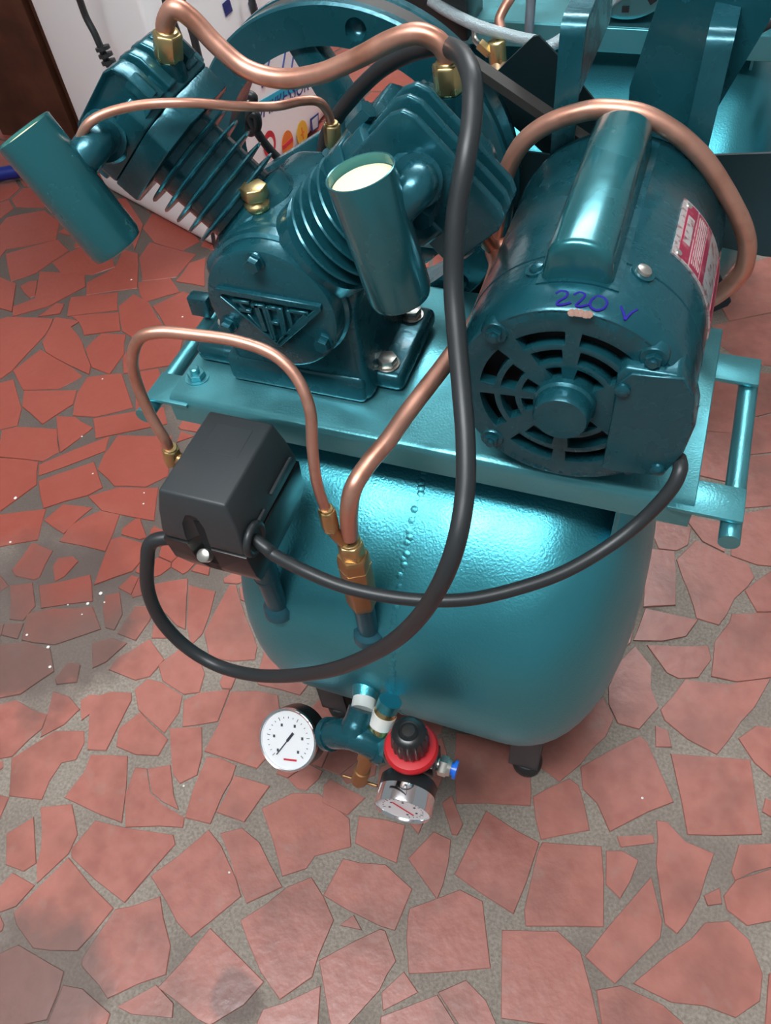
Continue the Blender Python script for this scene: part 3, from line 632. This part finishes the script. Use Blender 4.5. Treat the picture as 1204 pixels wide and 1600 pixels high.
# two flat guard bars standing behind the motor and bent back over the fan
for px, py, web in ((896, 30, 1), (1127, 52, 0)):
    q = at(px, py, y=.2195); x, zt = q.x, q.z
    y0 = .2175; wd = .0092; L = []
    for y, z in ((y0, .545), (y0, zt - .012), (y0 + .002, zt - .005), (y0 + .007, zt - .001), (y0 + .014, zt), (y0 + .16, zt + .002)):
        ny = 1 if z < zt - .008 else 0
        o_ = V((0, .004, 0)) if ny else (V((0, .003, -.003)) if z < zt - .0005 and y < y0 + .012 else V((0, 0, -.004)))
        L.append([V((x - wd, y, z)), V((x + wd, y, z)), V((x + wd, y, z)) + o_, V((x - wd, y, z)) + o_])
    gb = build(MB().loft(L), 'guard_bar', CAST, comp)
    build(MB().span((x + wd - .004, y0 + .006, zt - .055), (x + wd, y0 + .14, zt - .003)), 'guard_web', CAST, gb)

# --- copper pipes
def pipe(name, pts, r, parent=comp, mt=COPPER, k=8, n=16):
    return build(MB().tube(pts, r, n, k), name, mt, parent)
def nut(a, b, r, parent, mt=BRASS, name='pipe_nut', ph=.3):
    a = V(a); b = V(b); d = (b - a).normalized(); h = (b - a).length
    return build(MB().hexn(a, b, r, ph=ph).lathe(b - d * .0005, d, [(0, r * .78), (h * .12, r * .72)], 24), name, mt, parent, bevel=.0004, seg=1)
yA = .085
pts = [at(264, 72, y=yA), at(258, 40, y=yA), at(272, 14, y=yA - .002), at(300, 30, y=yA), at(340, 72, y=yA), at(385, 108, y=yA), at(440, 123, y=yA), at(500, 115, y=yA), at(560, 90, y=yA), at(610, 64, y=yA), at(650, 53, y=yA), at(682, 64, y=yA), at(699, 88, y=yA), at(701, 112, y=yA)]
p1 = pipe('discharge_pipe', pts, .0066)
nut(at(264, 92, y=yA), at(261, 50, y=yA), .0105, p1)
nut(at(703, 143, y=yA), at(699, 98, y=yA), .0105, p1, ph=.1)
build(MB().cyl(at(275, 122, y=yA + .003), at(264, 90, y=yA), .0092, 20), 'head_port', CAST, HL)
build(MB().cyl(at(708, 178, y=yA + .004), at(703, 140, y=yA), .0092, 20), 'head_port', CAST, HR)
build(MB().lathe(at(668, 190, y=.098), (0, -.15, 1), [(-.03, .018), (.004, .018), (.009, .014), (.0105, .006)], 24), 'head_boss', CAST, HR)
pts = [at(125, 232, y=.004), at(127, 212, y=.006), at(142, 190, y=.01), at(175, 174, y=.02), at(230, 163, y=.035), at(300, 161, y=.05), at(370, 166, y=.07), at(430, 166, y=.09), at(470, 158, y=.10), at(497, 159, y=.106), at(512, 176, y=.11), at(518, 200, y=.11)]
p2 = pipe('breather_pipe', pts, .0033)
nut(at(521, 228, y=.11), at(518, 194, y=.11), .0068, p2)
# after-cooler loop round the motor, then forward to the check valve
LP = []
for px, py in ((778, 330), (785, 290), (797, 255), (815, 225), (840, 203), (870, 187), (905, 176), (940, 171), (1000, 178), (1050, 204), (1085, 233), (1115, 270), (1150, 330), (1165, 370), (1166, 400), (1155, 430)): LP.append(at(px, py, y=.199))
pts = [at(546, 838, y=-.084), at(545, 800, y=-.083), at(552, 762, y=-.074), at(575, 725, y=-.055), at(606, 688, y=-.033), at(640, 640, y=-.003), at(700, 562, y=.045), at(744, 502, y=.085), (.272, .115, .630), (.270, .16, .632), at(770, 388, y=.19)] + LP + [(.455, .197, .605), (.435, .193, .590)]
p3 = pipe('delivery_pipe', pts, .0075, k=7)
pts = [at(690, 318, y=.13), at(722, 342, y=.152), at(752, 366, y=.172), at(775, 386, y=.186), (.30, .200, .640), (.34, .213, .59), (.40, .212, .575), (.435, .194, .590)]
p4 = pipe('head_outlet_pipe', pts, .0068)
pts = [at(268, 712, y=-.088), at(258, 688, y=-.088), at(236, 650, y=-.085), at(216, 605, y=-.08), at(207, 565, y=-.078), at(217, 530, y=-.075), at(250, 519, y=-.07), at(310, 524, y=-.062), at(370, 533, y=-.055), at(425, 553, y=-.055), at(462, 588, y=-.06), at(484, 640, y=-.07), at(488, 700, y=-.08), at(495, 755, y=-.088), at(511, 802, y=-.09)]
p5 = pipe('unloader_pipe', pts, .0044)
nut(at(270, 722, y=-.088), at(266, 700, y=-.088), .0075, p5)
nut(at(517, 826, y=-.09), at(510, 796, y=-.09), .0075, p5)
build(MB().tube([at(517, 822, y=-.09), at(524, 834, y=-.09), at(540, 850, y=-.086)], .0052, 14, k=4), 'valve_elbow', BRASS2, p5)
# --- check valve on its welded post
VX, VY = .2105, -.084
cv = build(MB().hexn((VX, VY, .425), (VX, VY, .506), .0148, ph=.5), 'check_valve', BRASS2, comp, bevel=.0006, seg=1)
lab(build(MB().lathe((VX, VY, .4880), (0, 0, 1), [(0, .0151), (.0008, .0151)], 6, ph=.5), 'valve_band', BRASS, cv), 'bright turned band')
build(MB().hexn((VX, VY, .505), (VX, VY, .524), .0118, ph=.2).lathe((VX, VY, .5235), (0, 0, 1), [(0, .0095), (.003, .0088)], 24), 'valve_nut', BRASS, cv, bevel=.0005, seg=1)
build(MB().lathe((VX, VY, .362), (0, 0, 1), [(0, .0165), (.010, .0150), (.014, .0102), (.065, .0102)], 28), 'tank_port', POST, tank)
build(MB().lathe((.111, -.083, .362), (0, 0, 1), [(0, .0165), (.010, .0150), (.014, .0108), (.062, .0108), (.063, .0128), (.066, .0128), (.067, .0120), (.12, .0120)], 28), 'tank_port', POST, tank)
# --- pressure switch
SX, SY = .1085, -.086
c8 = lambda hx, hy, z, ox=0, oy=0: [V((SX + ox - hx, SY + oy - hy, z)), V((SX + ox + hx, SY + oy - hy, z)), V((SX + ox + hx, SY + oy + hy, z)), V((SX + ox - hx, SY + oy + hy, z))]
sw = build(MB().loft([c8(.0375, .052, .551), c8(.0375, .052, .560), c8(.0345, .048, .583), c8(.0290, .0440, .6045)]), 'pressure_switch', PLASTIC, comp, bevel=.0026, seg=3)
lab(sw, 'black moulded pressure switch cover')
bs = build(MB().loft([c8(.0345, .042, .499), c8(.0390, .0505, .520), c8(.0385, .0535, .5505)]), 'switch_base', BLACK, sw, bevel=.0012, seg=2)
# screw channel sunk into the front of cover and base
nx_ = SX - .0045
for o_ in (sw, bs):
    cut = build(MB().lathe((nx_, SY - .0535, .490), (0, 0, 1), [(0, .0115), (.084, .0108), (.094, .0075), (.099, .001)], 24), 'cutter', PLASTIC, None)
    carve(o_, cut)
build(MB().span((nx_ - .0115, SY - .0435, .512), (nx_ + .0115, SY - .036, .572)), 'channel_shade', DARKIN, sw)  # near-black slab paints the shade inside the recess
c = at(318, 868, y=SY - .050); build(MB().lathe(c, (0, -.6, .8), [(-.006, .0062), (.0015, .0058), (.0025, .004)], 18), 'cover_screw', ZINC, sw)
build(MB().span((SX - .015, SY + .002, .6040), (SX + .017, SY + .032, .6048)), 'raised_panel', PLASTIC, sw, bevel=.0003, seg=1)
for y0, y1, z in ((-.135, -.098, .572), (-.085, -.044, .576)): build(MB().span((SX + .0370, y0, z - .010), (SX + .0398, y1, z - .0075)), 'side_rib', PLASTIC, sw, bevel=.0005, seg=1)
gl = at(397, 842, x=SX + .040)
build(MB().torus(gl, (1, 0, 0), .0125, .0032, 32, 10).lathe(gl - V((.003, 0, 0)), (1, 0, 0), [(0, .0105), (.004, .0100)], 24), 'cable_grommet', RUBBER, sw)
q = at(275, 715, y=-.088)
build(MB().cyl(q, (SX - .030, -.088, q.z - .004), .0055, 14), 'unloader_stub', BRASS2, sw)
# --- cables
def cable(pts, r, label):
    return lab(build(MB().tube(pts, r, 14, 8), 'cable', RUBBER, comp), label)
gy = gl.y
cable([gl, gl + V((.012, -.004, -.003)), at(430, 868, y=-.130), at(478, 893, y=-.137), at(535, 916, y=-.140), at(600, 931, y=-.138), at(665, 938, y=-.132), at(735, 936, y=-.122), at(810, 919, y=-.105), at(880, 894, y=-.085), at(945, 857, y=-.062), at(1000, 815, y=-.043), at(1045, 768, y=-.030), at(1062, 735, y=-.020), at(1060, 715, y=-.008)], .0053, 'black cable running from switch to motor')
cable([(SX - .030, -.118, .525), at(240, 845, y=-.130), at(230, 880, y=-.14), at(232, 925, y=-.15), at(252, 970, y=-.158), at(290, 1010, y=-.162), at(340, 1040, y=-.165), at(400, 1055, y=-.168), at(465, 1055, y=-.17), at(530, 1043, y=-.172), at(595, 1014, y=-.172), at(645, 975, y=-.17), at(685, 918, y=-.165), at(712, 850, y=-.150), at(726, 770, y=-.125), at(727, 690, y=-.10), at(721, 610, y=-.075), at(713, 520, y=-.050), at(708, 440, y=-.03), at(712, 340, y=-.012), at(727, 250, y=.005), at(737, 180, y=.025), at(736, 120, y=.045), at(718, 84, y=.07), at(685, 72, y=.10), at(640, 82, y=.13), at(595, 108, y=.155), at(555, 146, y=.175), at(525, 185, y=.190), at(508, 220, y=.197), at(500, 300, y=.200)], .0063, 'thick black power cable looped over the machine')

# --- outlet manifold
port = V((.205, -.106, .275))
w1 = at(566, 1108, y=-.126); tee = at(552, 1148, y=-.150); tl = at(512, 1147, y=-.150); trr = at(598, 1170, y=-.150)
man = build(MB().tube([tl, tee, trr], .0162, 24, k=3).lathe(tl, tl - tee, [(-.007, .0182), (.001, .0182), (.002, .0165)], 28).lathe(trr, trr - tee, [(-.007, .0182), (.001, .0182), (.002, .0165)], 28).tube([w1, (w1 + tee) / 2, tee], [.0150, .0162], 24, k=4), 'manifold_tee', CAST, comp)
build(MB().lathe(port, (w1 - port), [(-.01, .018), (.006, .014), (.012, .011), ((w1 - port).length - .004, .011)], 24), 'tank_port', TANK, tank)
lab(build(MB().lathe(w1 - (w1 - port).normalized() * .014, (w1 - port), [(0, .0105), (.001, .0125), (.015, .0125)], 24), 'thread_tape', PTFE, man), 'white thread tape')
# big gauge
gc = at(448, 1157, y=-.150); toC = (CAM - gc).normalized()
gn = (toC + (-CR * .46 + CD * .24)).normalized(); gr = .0372
upv = (-CD - gn * (-CD).dot(gn)).normalized(); rgt = upv.cross(gn)
def gauge(gc, gn, up, gr, depth, case_m, name, bez, bezh):
    g = build(MB().lathe(gc - gn * depth, gn, [(0, gr * .3), (.001, gr * .92), (.004, gr * 1.0), (depth - bezh, gr * 1.0)], 56), name, case_m, comp)
    build(MB().lathe(gc - gn * bezh, gn, [(0, gr * .985), (0, gr), (bezh * .9, gr), (bezh, gr * .97), (bezh * .9, gr * .93), (bezh - .005, gr * .92)], 56, cap=False), 'bezel', bez, g)
    build(MB().lathe(gc - gn * .0045, gn, [(0, gr * .92), (.0012, gr * .92)], 48), 'dial', WHITE, g)
    r_ = up.cross(gn); m = MB()
    for i in range(21):
        a = rad(225 - i * 13.5); d = r_ * math.cos(a) + up * math.sin(a); L = gr * (.11 if i % 4 == 0 else .05)
        m.box(gc - gn * .0030 + d * (gr * .70), (L, gr * .018, .0003), d, gn.cross(d), gn)
    for i in range(6):
        a = rad(225 - i * 54); d = r_ * math.cos(a) + up * math.sin(a)
        m.box(gc - gn * .0030 + d * (gr * .50), (gr * .07, gr * .09, .0003), r_, up, gn)
    build(m, 'dial_marks', INK, g)
    return g, r_
g1, r1 = gauge(gc, gn, upv, gr, .036, BLACK, 'pressure_gauge', CHROME, .006)
lab(g1, 'large pressure gauge with white dial and dark case')
na = -(r1 * .62 + upv * .78).normalized()
build(MB().box(gc - gn * .0026 + na * gr * .18, (gr * .90, gr * .035, .0006), na, gn.cross(na), gn).box(gc - gn * .0026 - na * gr * .12, (gr * .34, gr * .085, .0006), na, gn.cross(na), gn), 'needle', INK, g1)
build(MB().box(gc - gn * .0030 - upv * gr * .62 + r1 * .003, (gr * .45, gr * .06, .0003), r1, upv, gn), 'red_print', REDP, g1)
build(MB().tube([gc - gn * .032 + CR * .015, gc - gn * .036 + CR * .022, tl + (tee - tl) * .1], .0090, 16, k=4), 'gauge_stem', CAST, g1)
# hex nipple, regulator
rc = at(642, 1167, y=-.160)
nip = build(MB().hexn(trr, trr + (rc - trr) * .45, .0125, ph=.2).lathe(trr, rc - trr, [(-.003, .0145), (.003, .0145)], 24).cyl(trr, rc, .009), 'hex_nipple', TEAL, man)
reg = build(MB().lathe(rc - V((0, 0, .052)), (0, 0, 1), [(0, .012), (.004, .016), (.018, .018), (.020, .022), (.050, .0225)], 8, ph=.39).box(rc - V((0, 0, .020)), (.052, .026, .026)), 'pressure_regulator', BLACK, comp, bevel=.0015, seg=2)
lab(build(MB().lathe(rc - V((0, 0, .006)), (0, 0, 1), [(0, .0215), (0, .0255), (.002, .0268), (.007, .0268), (.010, .0245), (.011, .018)], 44), 'regulator_ring', RED, reg), 'red locking ring')
mk = MB(); L = []
for h, r_, amp in ((.010, .0180, .0006), (.013, .0182, .0007), (.032, .0170, .0007), (.036, .0162, .0), (.0385, .0135, 0), (.0395, .010, 0), (.0388, .0088, 0), (.0415, .006, 0), (.042, .001, 0)):
    L.append([rc + V((0, 0, h)) + V((math.cos(2 * math.pi * i / 72), math.sin(2 * math.pi * i / 72), 0)) * (r_ + amp * (1 if (i // 2) % 2 else -1)) for i in range(72)])
mk.loft(L); build(mk, 'regulator_knob', BLACK, reg, sharp=30)
lb = at(640, 1204, y=-.182); build(MB().box(lb, (.016, .001, .008), CR, V((0, 1, 0)), V((0, 0, 1))), 'yellow_sticker', YELLOW, reg)
# push-in fitting
f0 = at(672, 1190, y=-.158); f1 = at(712, 1203, y=-.158); dF = (f1 - f0)
ft = build(MB().lathe(f0, dF, [(0, .009), (dF.length * .18, .009), (dF.length * .2, .007), (dF.length * .36, .007)], 20).hexn(f0 + dF * .36, f0 + dF * .68, .0105).lathe(f0 + dF * .68, dF, [(0, .009), (dF.length * .14, .008)], 20), 'hose_fitting', ZINC, comp)
lab(build(MB().lathe(f0 + dF * .80, dF, [(0, .0065), (.003, .0065), (.0032, .0095), (.0065, .0095), (.0066, .005)], 24), 'release_collar', BLUE, ft), 'blue release collar')
# small gauge, facing forward and down
g2c = at(628, 1268, y=-.212); g2n = (-CD * -1.0 * .90 - CR * .22 + (CAM - g2c).normalized() * .62).normalized()
up2 = (CF - g2n * CF.dot(g2n)); up2 = (-CR * .2 - CF * -1).normalized(); up2 = (up2 - g2n * up2.dot(g2n)).normalized()
g2, r2 = gauge(g2c, g2n, -up2, .0285, .034, BLACK, 'regulator_gauge', CHROME, .018)
lab(g2, 'small gauge with wide chrome bezel and black case')
n2 = (r2 * .9 + up2 * .3).normalized(); build(MB().box(g2c - g2n * .0026, (.03, .0016, .0005), n2, g2n.cross(n2), g2n), 'needle', REDP, g2)
build(MB().cyl(g2c - g2n * .032, rc - V((0, 0, .026)), .008, 16), 'gauge_stem', BRASS, g2)
# safety valve (brass) beside the tape
s0 = onp = at(604, 1108, y=-.122); s1 = at(588, 1146, y=-.140); dS = s1 - s0
sv = build(MB().lathe(s0 - dS * .02, dS, [(0, .012), (dS.length * .05, .012), (dS.length * .2, .0125), (dS.length * .30, .0125)], 24).lathe(s0 + dS * .62, dS, [(0, .0125), (dS.length * .42, .0122), (dS.length * .45, .010)], 24), 'safety_valve', BRASS, comp)
lab(build(MB().lathe(s0 + dS * .15, dS, [(0, .0128), (dS.length * .47, .0128)], 24), 'thread_tape', PTFE, sv), 'white thread tape')
build(MB().lathe(s0 - dS * .45, dS, [(dS.length * .1, .0125), (dS.length * .5, .0118)], 24), 'tank_port', TANK, tank)
# drain cock with its bar handle
d0 = at(574, 1178, y=-.156); d1 = at(560, 1222, y=-.172); dD = d1 - d0
dv = build(MB().lathe(d0, dD, [(-.006, .008), (.004, .0095), (.010, .0095), (.011, .0075), (dD.length * .55, .0075), (dD.length * .56, .0092), (dD.length * .94, .0092), (dD.length, .0075)], 20), 'drain_cock', BRASS2, comp)
build(MB().cyl(at(536, 1212, y=-.170), at(589, 1228, y=-.170), .0018, 10), 'bar_handle', BRASS2, dv)

# ================================================================ background
# white boxed unit with printed panel
def vface(a, b): return V(b) - V(a)
c0 = V((-.572, .915, .012)); r0 = V((-.548, 1.585, .012)); l0 = V((-.985, 1.09, .012)); k0 = V((-.93, 1.74, .012))
def insetP(pts, d, z):
    c = sum((V(p) for p in pts), V()) / len(pts); return [V((p.x + (c.x - p.x) * d, p.y + (c.y - p.y) * d, z)) for p in pts]
box = build(MB().loft([insetP([l0, c0, r0, k0], .05, .0), insetP([l0, c0, r0, k0], .01, .03), insetP([l0, c0, r0, k0], .0, .06), insetP([l0, c0, r0, k0], .0, .74)]), 'white_cabinet', CARTON, None, bevel=.022, seg=4)
tag(box, 'white cabinet with printed side panel, standing behind the compressor pump', 'cabinet')
fx = V((r0.x - c0.x, r0.y - c0.y, 0)).normalized(); fn = V((fx.y, -fx.x, 0)); 
def onface(px, py, off=.0015):
    d = CR * ((px - 602) / F_PX) + CD * ((py - 800) / F_PX) + CF; t = (c0 - CAM).dot(fn) / d.dot(fn); return CAM + d * t + fn * off
def quad(pts, name, mt, off=.0012, th=.0008):
    P = [onface(*p, off=off) for p in pts]; build(MB().loft([[p - fn * th for p in P], P]), name, mt, box)
quad([(385, 172), (462, 128), (474, 136), (388, 181)], 'cyan_band', CYAN); quad([(392, 165), (458, 128), (452, 136), (392, 176)], 'cyan_band', CYAN, off=.002)
def stroke(m, pts, r=.004):
    P = [onface(*p) for p in pts]; m.tube(P, r * .6, 6, smooth=False)
m = MB()
for g in ([(411, 93), (421, 88), (417, 107)], [(400, 108), (417, 107)], [(411, 93), (405, 101)], [(446, 73), (440, 110)], [(457, 90), (454, 110), (464, 106)], [(446, 73), (452, 71)], [(408, 136), (413, 131)], [(457, 90), (459, 82)], [(388, 120), (398, 108)]): stroke(m, g, .0035)
build(m, 'navy_outline_lettering', NAVY, box)
# lettering on the panel
def text(s, p0, p1, h, mt, name, shear=.3):
    cu = bpy.data.curves.new(name, 'FONT'); cu.body = s; cu.size = 1; cu.extrude = .004; cu.shear = shear
    to = bpy.data.objects.new(name, cu); sc.collection.objects.link(to); dg = bpy.context.evaluated_depsgraph_get()
    me = bpy.data.meshes.new_from_object(to.evaluated_get(dg)); bpy.data.objects.remove(to)
    A = onface(*p0); B = onface(*p1); X = B - A; wd = max(v.co.x for v in me.vertices); X = X / wd; U = (V((0, 0, 1)) - X.normalized() * X.normalized().z).normalized()
    b = MB(); b.bm.from_mesh(me)
    for v in b.bm.verts: v.co = A + X * v.co.x + U * (v.co.y * h) + fn * (v.co.z * .05)
    bpy.data.meshes.remove(me); return build(b, name, mt, box)
text('COMPRESSOR', (383, 200), (482, 140), .05, NAVY, 'panel_lettering')
for (px, py, mt) in ((420, 225, REDP), (448, 224, ORANGE), (471, 208, YELLOW)):
    c = onface(px, py); build(MB().lathe(c, fn, [(0, .030), (.001, .030)], 28), 'warning_symbol', mt, box)
c = onface(448, 224, .003); build(MB().box(c, (.055, .010, .001), (fx + V((0, 0, -.1))).normalized(), V((0, 0, 1)), fn), 'symbol_bar', REDP, box)
c = onface(471, 208, .003); build(MB().box(c, (.004, .03, .001), fx, V((0, 0, 1)), fn).box(c, (.02, .004, .001), fx, V((0, 0, 1)), fn), 'symbol_mark', ORANGE, box)
c = onface(420, 226, .003); build(MB().lathe(c, fn, [(0, .017), (.001, .017)], 24), 'symbol_centre', PTFE, box)
quad([(484, 186), (497, 176), (497, 200), (486, 206)], 'blue_symbol', NAVY); quad([(486, 188), (495, 180), (495, 198), (488, 203)], 'symbol_centre', GREYP, off=.0025)
quad([(452, 240), (506, 196), (512, 200), (458, 252)], 'base_trim', BLACK)
# small print on the front-left face
fx2 = V((c0.x - l0.x, c0.y - l0.y, 0)).normalized(); fn2 = V((fx2.y, -fx2.x, 0))
def onface2(px, py, off=.0015):
    d = CR * ((px - 602) / F_PX) + CD * ((py - 800) / F_PX) + CF; t = (c0 - CAM).dot(fn2) / d.dot(fn2); return CAM + d * t + fn2 * off
m = MB()
for i in range(4):
    for (px, py) in ((352, 4), (392, 2)):
        c = onface(px + i * 1.5, py + i * 5); m.box(c, (.030, .006, .0006), fx, V((0, 0, 1)), fn)
build(m, 'small_print', NAVY, box)
# black cords hanging in front of the white cabinet
def cord(pts, r, label, name='hanging_cord', mt=RUBBER, cat='cord'):
    return tag(build(MB().tube(pts, r, 12, 6), name, mt, None), label, cat)
def fp(px, py, off): return onface2(px, py, off)
c1 = cord([fp(138, -90, .014), fp(150, -60, .05), fp(165, 2, .05), fp(182, 38, .05), fp(196, 72, .05), fp(203, 88, .05)], .0065, 'black cord with a ridged collar, leftmost in front of white cabinet')
cl = fp(198, 70, .05); ddc = (fp(203, 88, .05) - fp(182, 38, .05)).normalized()
mm = MB()
for k in (-.012, 0, .012): mm.lathe(cl + ddc * (k - .003), ddc, [(0, .014), (.006, .014)], 16)
build(mm, 'ridged_collar', RUBBER, c1)
cord([fp(286, -40, .04), fp(292, 2, .04), fp(308, 48, .04), fp(320, 90, .04), fp(326, 130, .04)], .0075, 'thick black cord hanging behind the copper pipe, left of its neighbour')
cord([fp(302, -40, .03), fp(308, 2, .03), fp(322, 40, .03), fp(338, 110, .03)], .0065, 'thinner black cord close beside the thick one, behind the copper pipe')
cord([fp(262, 20, .004), fp(264, 50, .03), fp(268, 70, .06), fp(280, 92, .06), fp(292, 110, .06), fp(302, 124, .06), fp(312, 170, .04), fp(330, 235, .03), fp(345, 310, .03), fp(352, 375, .03), at(357, 397, z=.006)], .0045, 'thin black cord hung in front of white cabinet, behind the left brass nut')
cord([onface(372, -40, .03), onface(374, 0, .03), onface(378, 20, .03), onface(386, 50, .03)], .0075, 'black cord hanging between white cabinet and flywheel rim')
# knotted wire and rod seen between the cylinders
kn = [at(372, 168, y=.30), at(382, 150, y=.30), at(396, 152, y=.30), at(391, 172, y=.30), at(383, 190, y=.30), at(390, 207, y=.30), at(402, 198, y=.30), at(400, 180, y=.30), at(390, 182, y=.30), at(400, 204, y=.30), at(420, 232, y=.30), at(447, 260, y=.30)]
cord(kn, .0045, 'dark knotted wire showing between the two pump cylinders', name='knotted_wire', cat='wire')
# wooden frame at the left
wd = []
A0 = at(60, 130, y=1.22); A1 = at(100, 80, y=1.3)
fr_ = thing('wooden_door_frame', (-1.3, 1.3, 0), 'dark brown wooden frame beside the white cabinet, at the left', 'door frame')
build(MB().span((-1.46, 1.30, 0), (-1.20, 1.40, 1.6)), 'wide_post', WOOD, fr_, bevel=.004)
build(MB().span((-1.190, 1.31, 0), (-1.035, 1.42, 1.6)), 'narrow_post', WOOD, fr_, bevel=.004)
build(MB().span((-1.48, 1.40, 0), (-1.05, 1.46, 1.6)), 'back_board', WOOD, fr_, bevel=.003)
bp_ = build(MB().tube([at(-120, 285, z=.03), at(-30, 277, z=.03), at(60, 262, z=.03)], .017, 18, smooth=False), 'blue_pipe', BLUE, None)
bp_.data.materials[0] = mat('dark_blue_plastic', (.005, .02, .2), .35); tag(bp_, 'dark blue pipe lying on the floor at the left edge', 'pipe')

# second teal compressor behind
c2 = thing('air_compressor', (.30, 1.02, 0), 'second teal air compressor standing behind the first one', 'air compressor')
T2 = V((.20, .98, .27)); R2 = .20
prof2 = [(-(.14 + .12 * u), R2 * max(0.0, 1 - u ** 2.3) ** (1 / 2.3)) for u in reversed(us)] + [(.24 + .10 * u, R2 * max(0.0, 1 - u ** 2.3) ** (1 / 2.3)) for u in us]
t2 = build(MB().lathe(T2, (1, 0, 0), prof2, 72), 'tank', TANK, c2)
for x in (.08, .40):
    for y in (.86, 1.10): build(MB().span((x - .02, y - .003, .02), (x + .02, y + .003, .16)).lathe((x, y, .0), (0, 0, 1), [(0, .018), (.02, .018)], 20), 'leg', LEGM, c2)
P2z = .53
pl2 = build(MB().span((-.02, .90, P2z - .005), (.56, 1.16, P2z)).span((-.02, .896, P2z - .035), (.56, .901, P2z - .0005)).span((-.02, 1.157, P2z - .035), (.56, 1.162, P2z - .0005)), 'base_plate', TEAL, c2, bevel=.001, seg=1)
build(MB().span((.02, .94, .45), (.024, 1.10, P2z - .005)).span((.46, .94, .45), (.464, 1.10, P2z - .005)), 'tank_bracket', TEAL, c2)
m2 = build(MB().lathe((.268, .902, .616), (0, 1, 0), [(.0, .070), (.004, .078), (.05, .084), (.24, .084), (.25, .07)], 56), 'motor_body', TEAL, c2)
for j in range(3):
    for i in range(10):
        a = rad(20 + i * 36); c = V((.268 + (.028 + j * .017) * math.cos(a), .9005, .616 + (.028 + j * .017) * math.sin(a)))
        build(MB().box(c, (.010, .003, .008), (-math.sin(a), 0, math.cos(a)), (0, 1, 0), (math.cos(a), 0, math.sin(a))), 'vent_slot', DARKIN, m2)
pb = build(MB().prism((0, 1.12, 0), (1, 0, 0), (0, 0, 1), [(.43, P2z), (.56, P2z), (.55, .62), (.52, .68), (.47, .68), (.44, .62)], .16), 'crankcase', CAST, c2, bevel=.01, seg=3)
for k in range(5): build(MB().lathe((.495, 1.04, .69 + k * .013), (0, 0, 1), [(0, .045), (.0015, .058), (.003, .058), (.0045, .045)], 40), 'cooling_fin', CAST, pb)
build(MB().span((.44, .985, .75), (.55, 1.095, .79)), 'cylinder_head', CAST, c2, bevel=.006)
sb = build(MB().span((-.060, .855, .515), (.045, .945, .600)), 'pressure_switch', BLACK, c2, bevel=.005)
build(MB().cyl((.00, .892, .40), (.00, .892, .52), .012), 'switch_post', TEAL, sb)
hs = build(MB().tube([at(672, 0, y=.86), at(700, 18, y=.85), at(745, 40, y=.84), at(790, 54, y=.84), at(835, 64, y=.84), at(870, 66, y=.86), (.30, .93, .60)], .0085, 14, 8), 'braided_hose', mat('braided_steel', (.55, .68, .72), .35, .8, bump=(900, 1.0, .002)), c2)
lab(hs, 'silvery braided hose')
v2 = build(MB().hexn(at(778, 100, y=.83), at(775, 64, y=.83), .014), 'check_valve', BRASS, c2, bevel=.0005, seg=1)
build(MB().hexn(at(766, 84, y=.825), at(748, 68, y=.825), .009), 'side_nut', BRASS, v2)
build(MB().cyl(at(786, 172, y=.80), at(778, 100, y=.83), .014, 20), 'valve_body', mat('pale_brass', (.6, .42, .25), .4, .6), v2)
build(MB().tube([at(782, 46, y=.85), at(780, 30, y=.86), at(788, 12, y=.87), at(800, -8, y=.88), at(806, -30, y=.90)], .0075, 14), 'copper_pipe', COPPER, c2)
build(MB().tube([at(826, 52, y=.88), at(828, 20, y=.88), at(832, -40, y=.88)], .0075, 14), 'steel_rod', mat('grey_rod', (.3, .36, .42), .35, .6), c2)
build(MB().tube([at(740, 46, y=.86), at(742, 62, y=.85), at(752, 74, y=.83)], .0045, 10), 'thin_pipe', ZINC, c2)

# a dark grey cast machine part standing at the far right
c3 = thing('air_compressor', (1.0, 1.05, 0), 'third teal compressor at the right edge, mostly hidden by the motor', 'air compressor')
build(MB().lathe((.99, 1.0, .26), (1, 0, 0), [(-.20 - .1 * u, .19 * max(0.0, 1 - u ** 2.3) ** (1 / 2.3)) for u in reversed(us)] + [(.2 + .1 * u, .19 * max(0.0, 1 - u ** 2.3) ** (1 / 2.3)) for u in us], 64), 'tank', TUBE, c3)
for x in (.84, 1.12):
    for y in (.90, 1.10): build(MB().span((x - .02, y - .003, .02), (x + .02, y + .003, .14)).lathe((x, y, .0), (0, 0, 1), [(0, .018), (.02, .018)], 20), 'leg', LEGM, c3)
build(MB().span((.72, .88, .46), (1.22, 1.13, .50)), 'base_plate', CAST, c3, bevel=.004)
build(MB().lathe((.84, .90, .60), (0, 1, 0), [(.0, .07), (.005, .084), (.2, .084)], 48), 'motor_body', BLACK, c3)
build(MB().tube([at(1070, 110, y=.60), at(1105, 90, y=.62), at(1160, 60, y=.66), at(1230, 20, y=.7)], .006, 12), 'cable', RUBBER, c3)

# room shell
wl = mat('painted_wall', (.62, .60, .56), .7)
b1 = build(MB().span((-3.2, 3.9, 0), (2.2, 4.0, 2.8)), 'wall_back', wl); b1['kind'] = 'structure'
b2 = build(MB().span((-2.6, -2.2, 2.6), (2.2, 3.9, 2.65)), 'ceiling', mat('white_ceiling', (.82, .83, .83), .8)); b2['kind'] = 'structure'
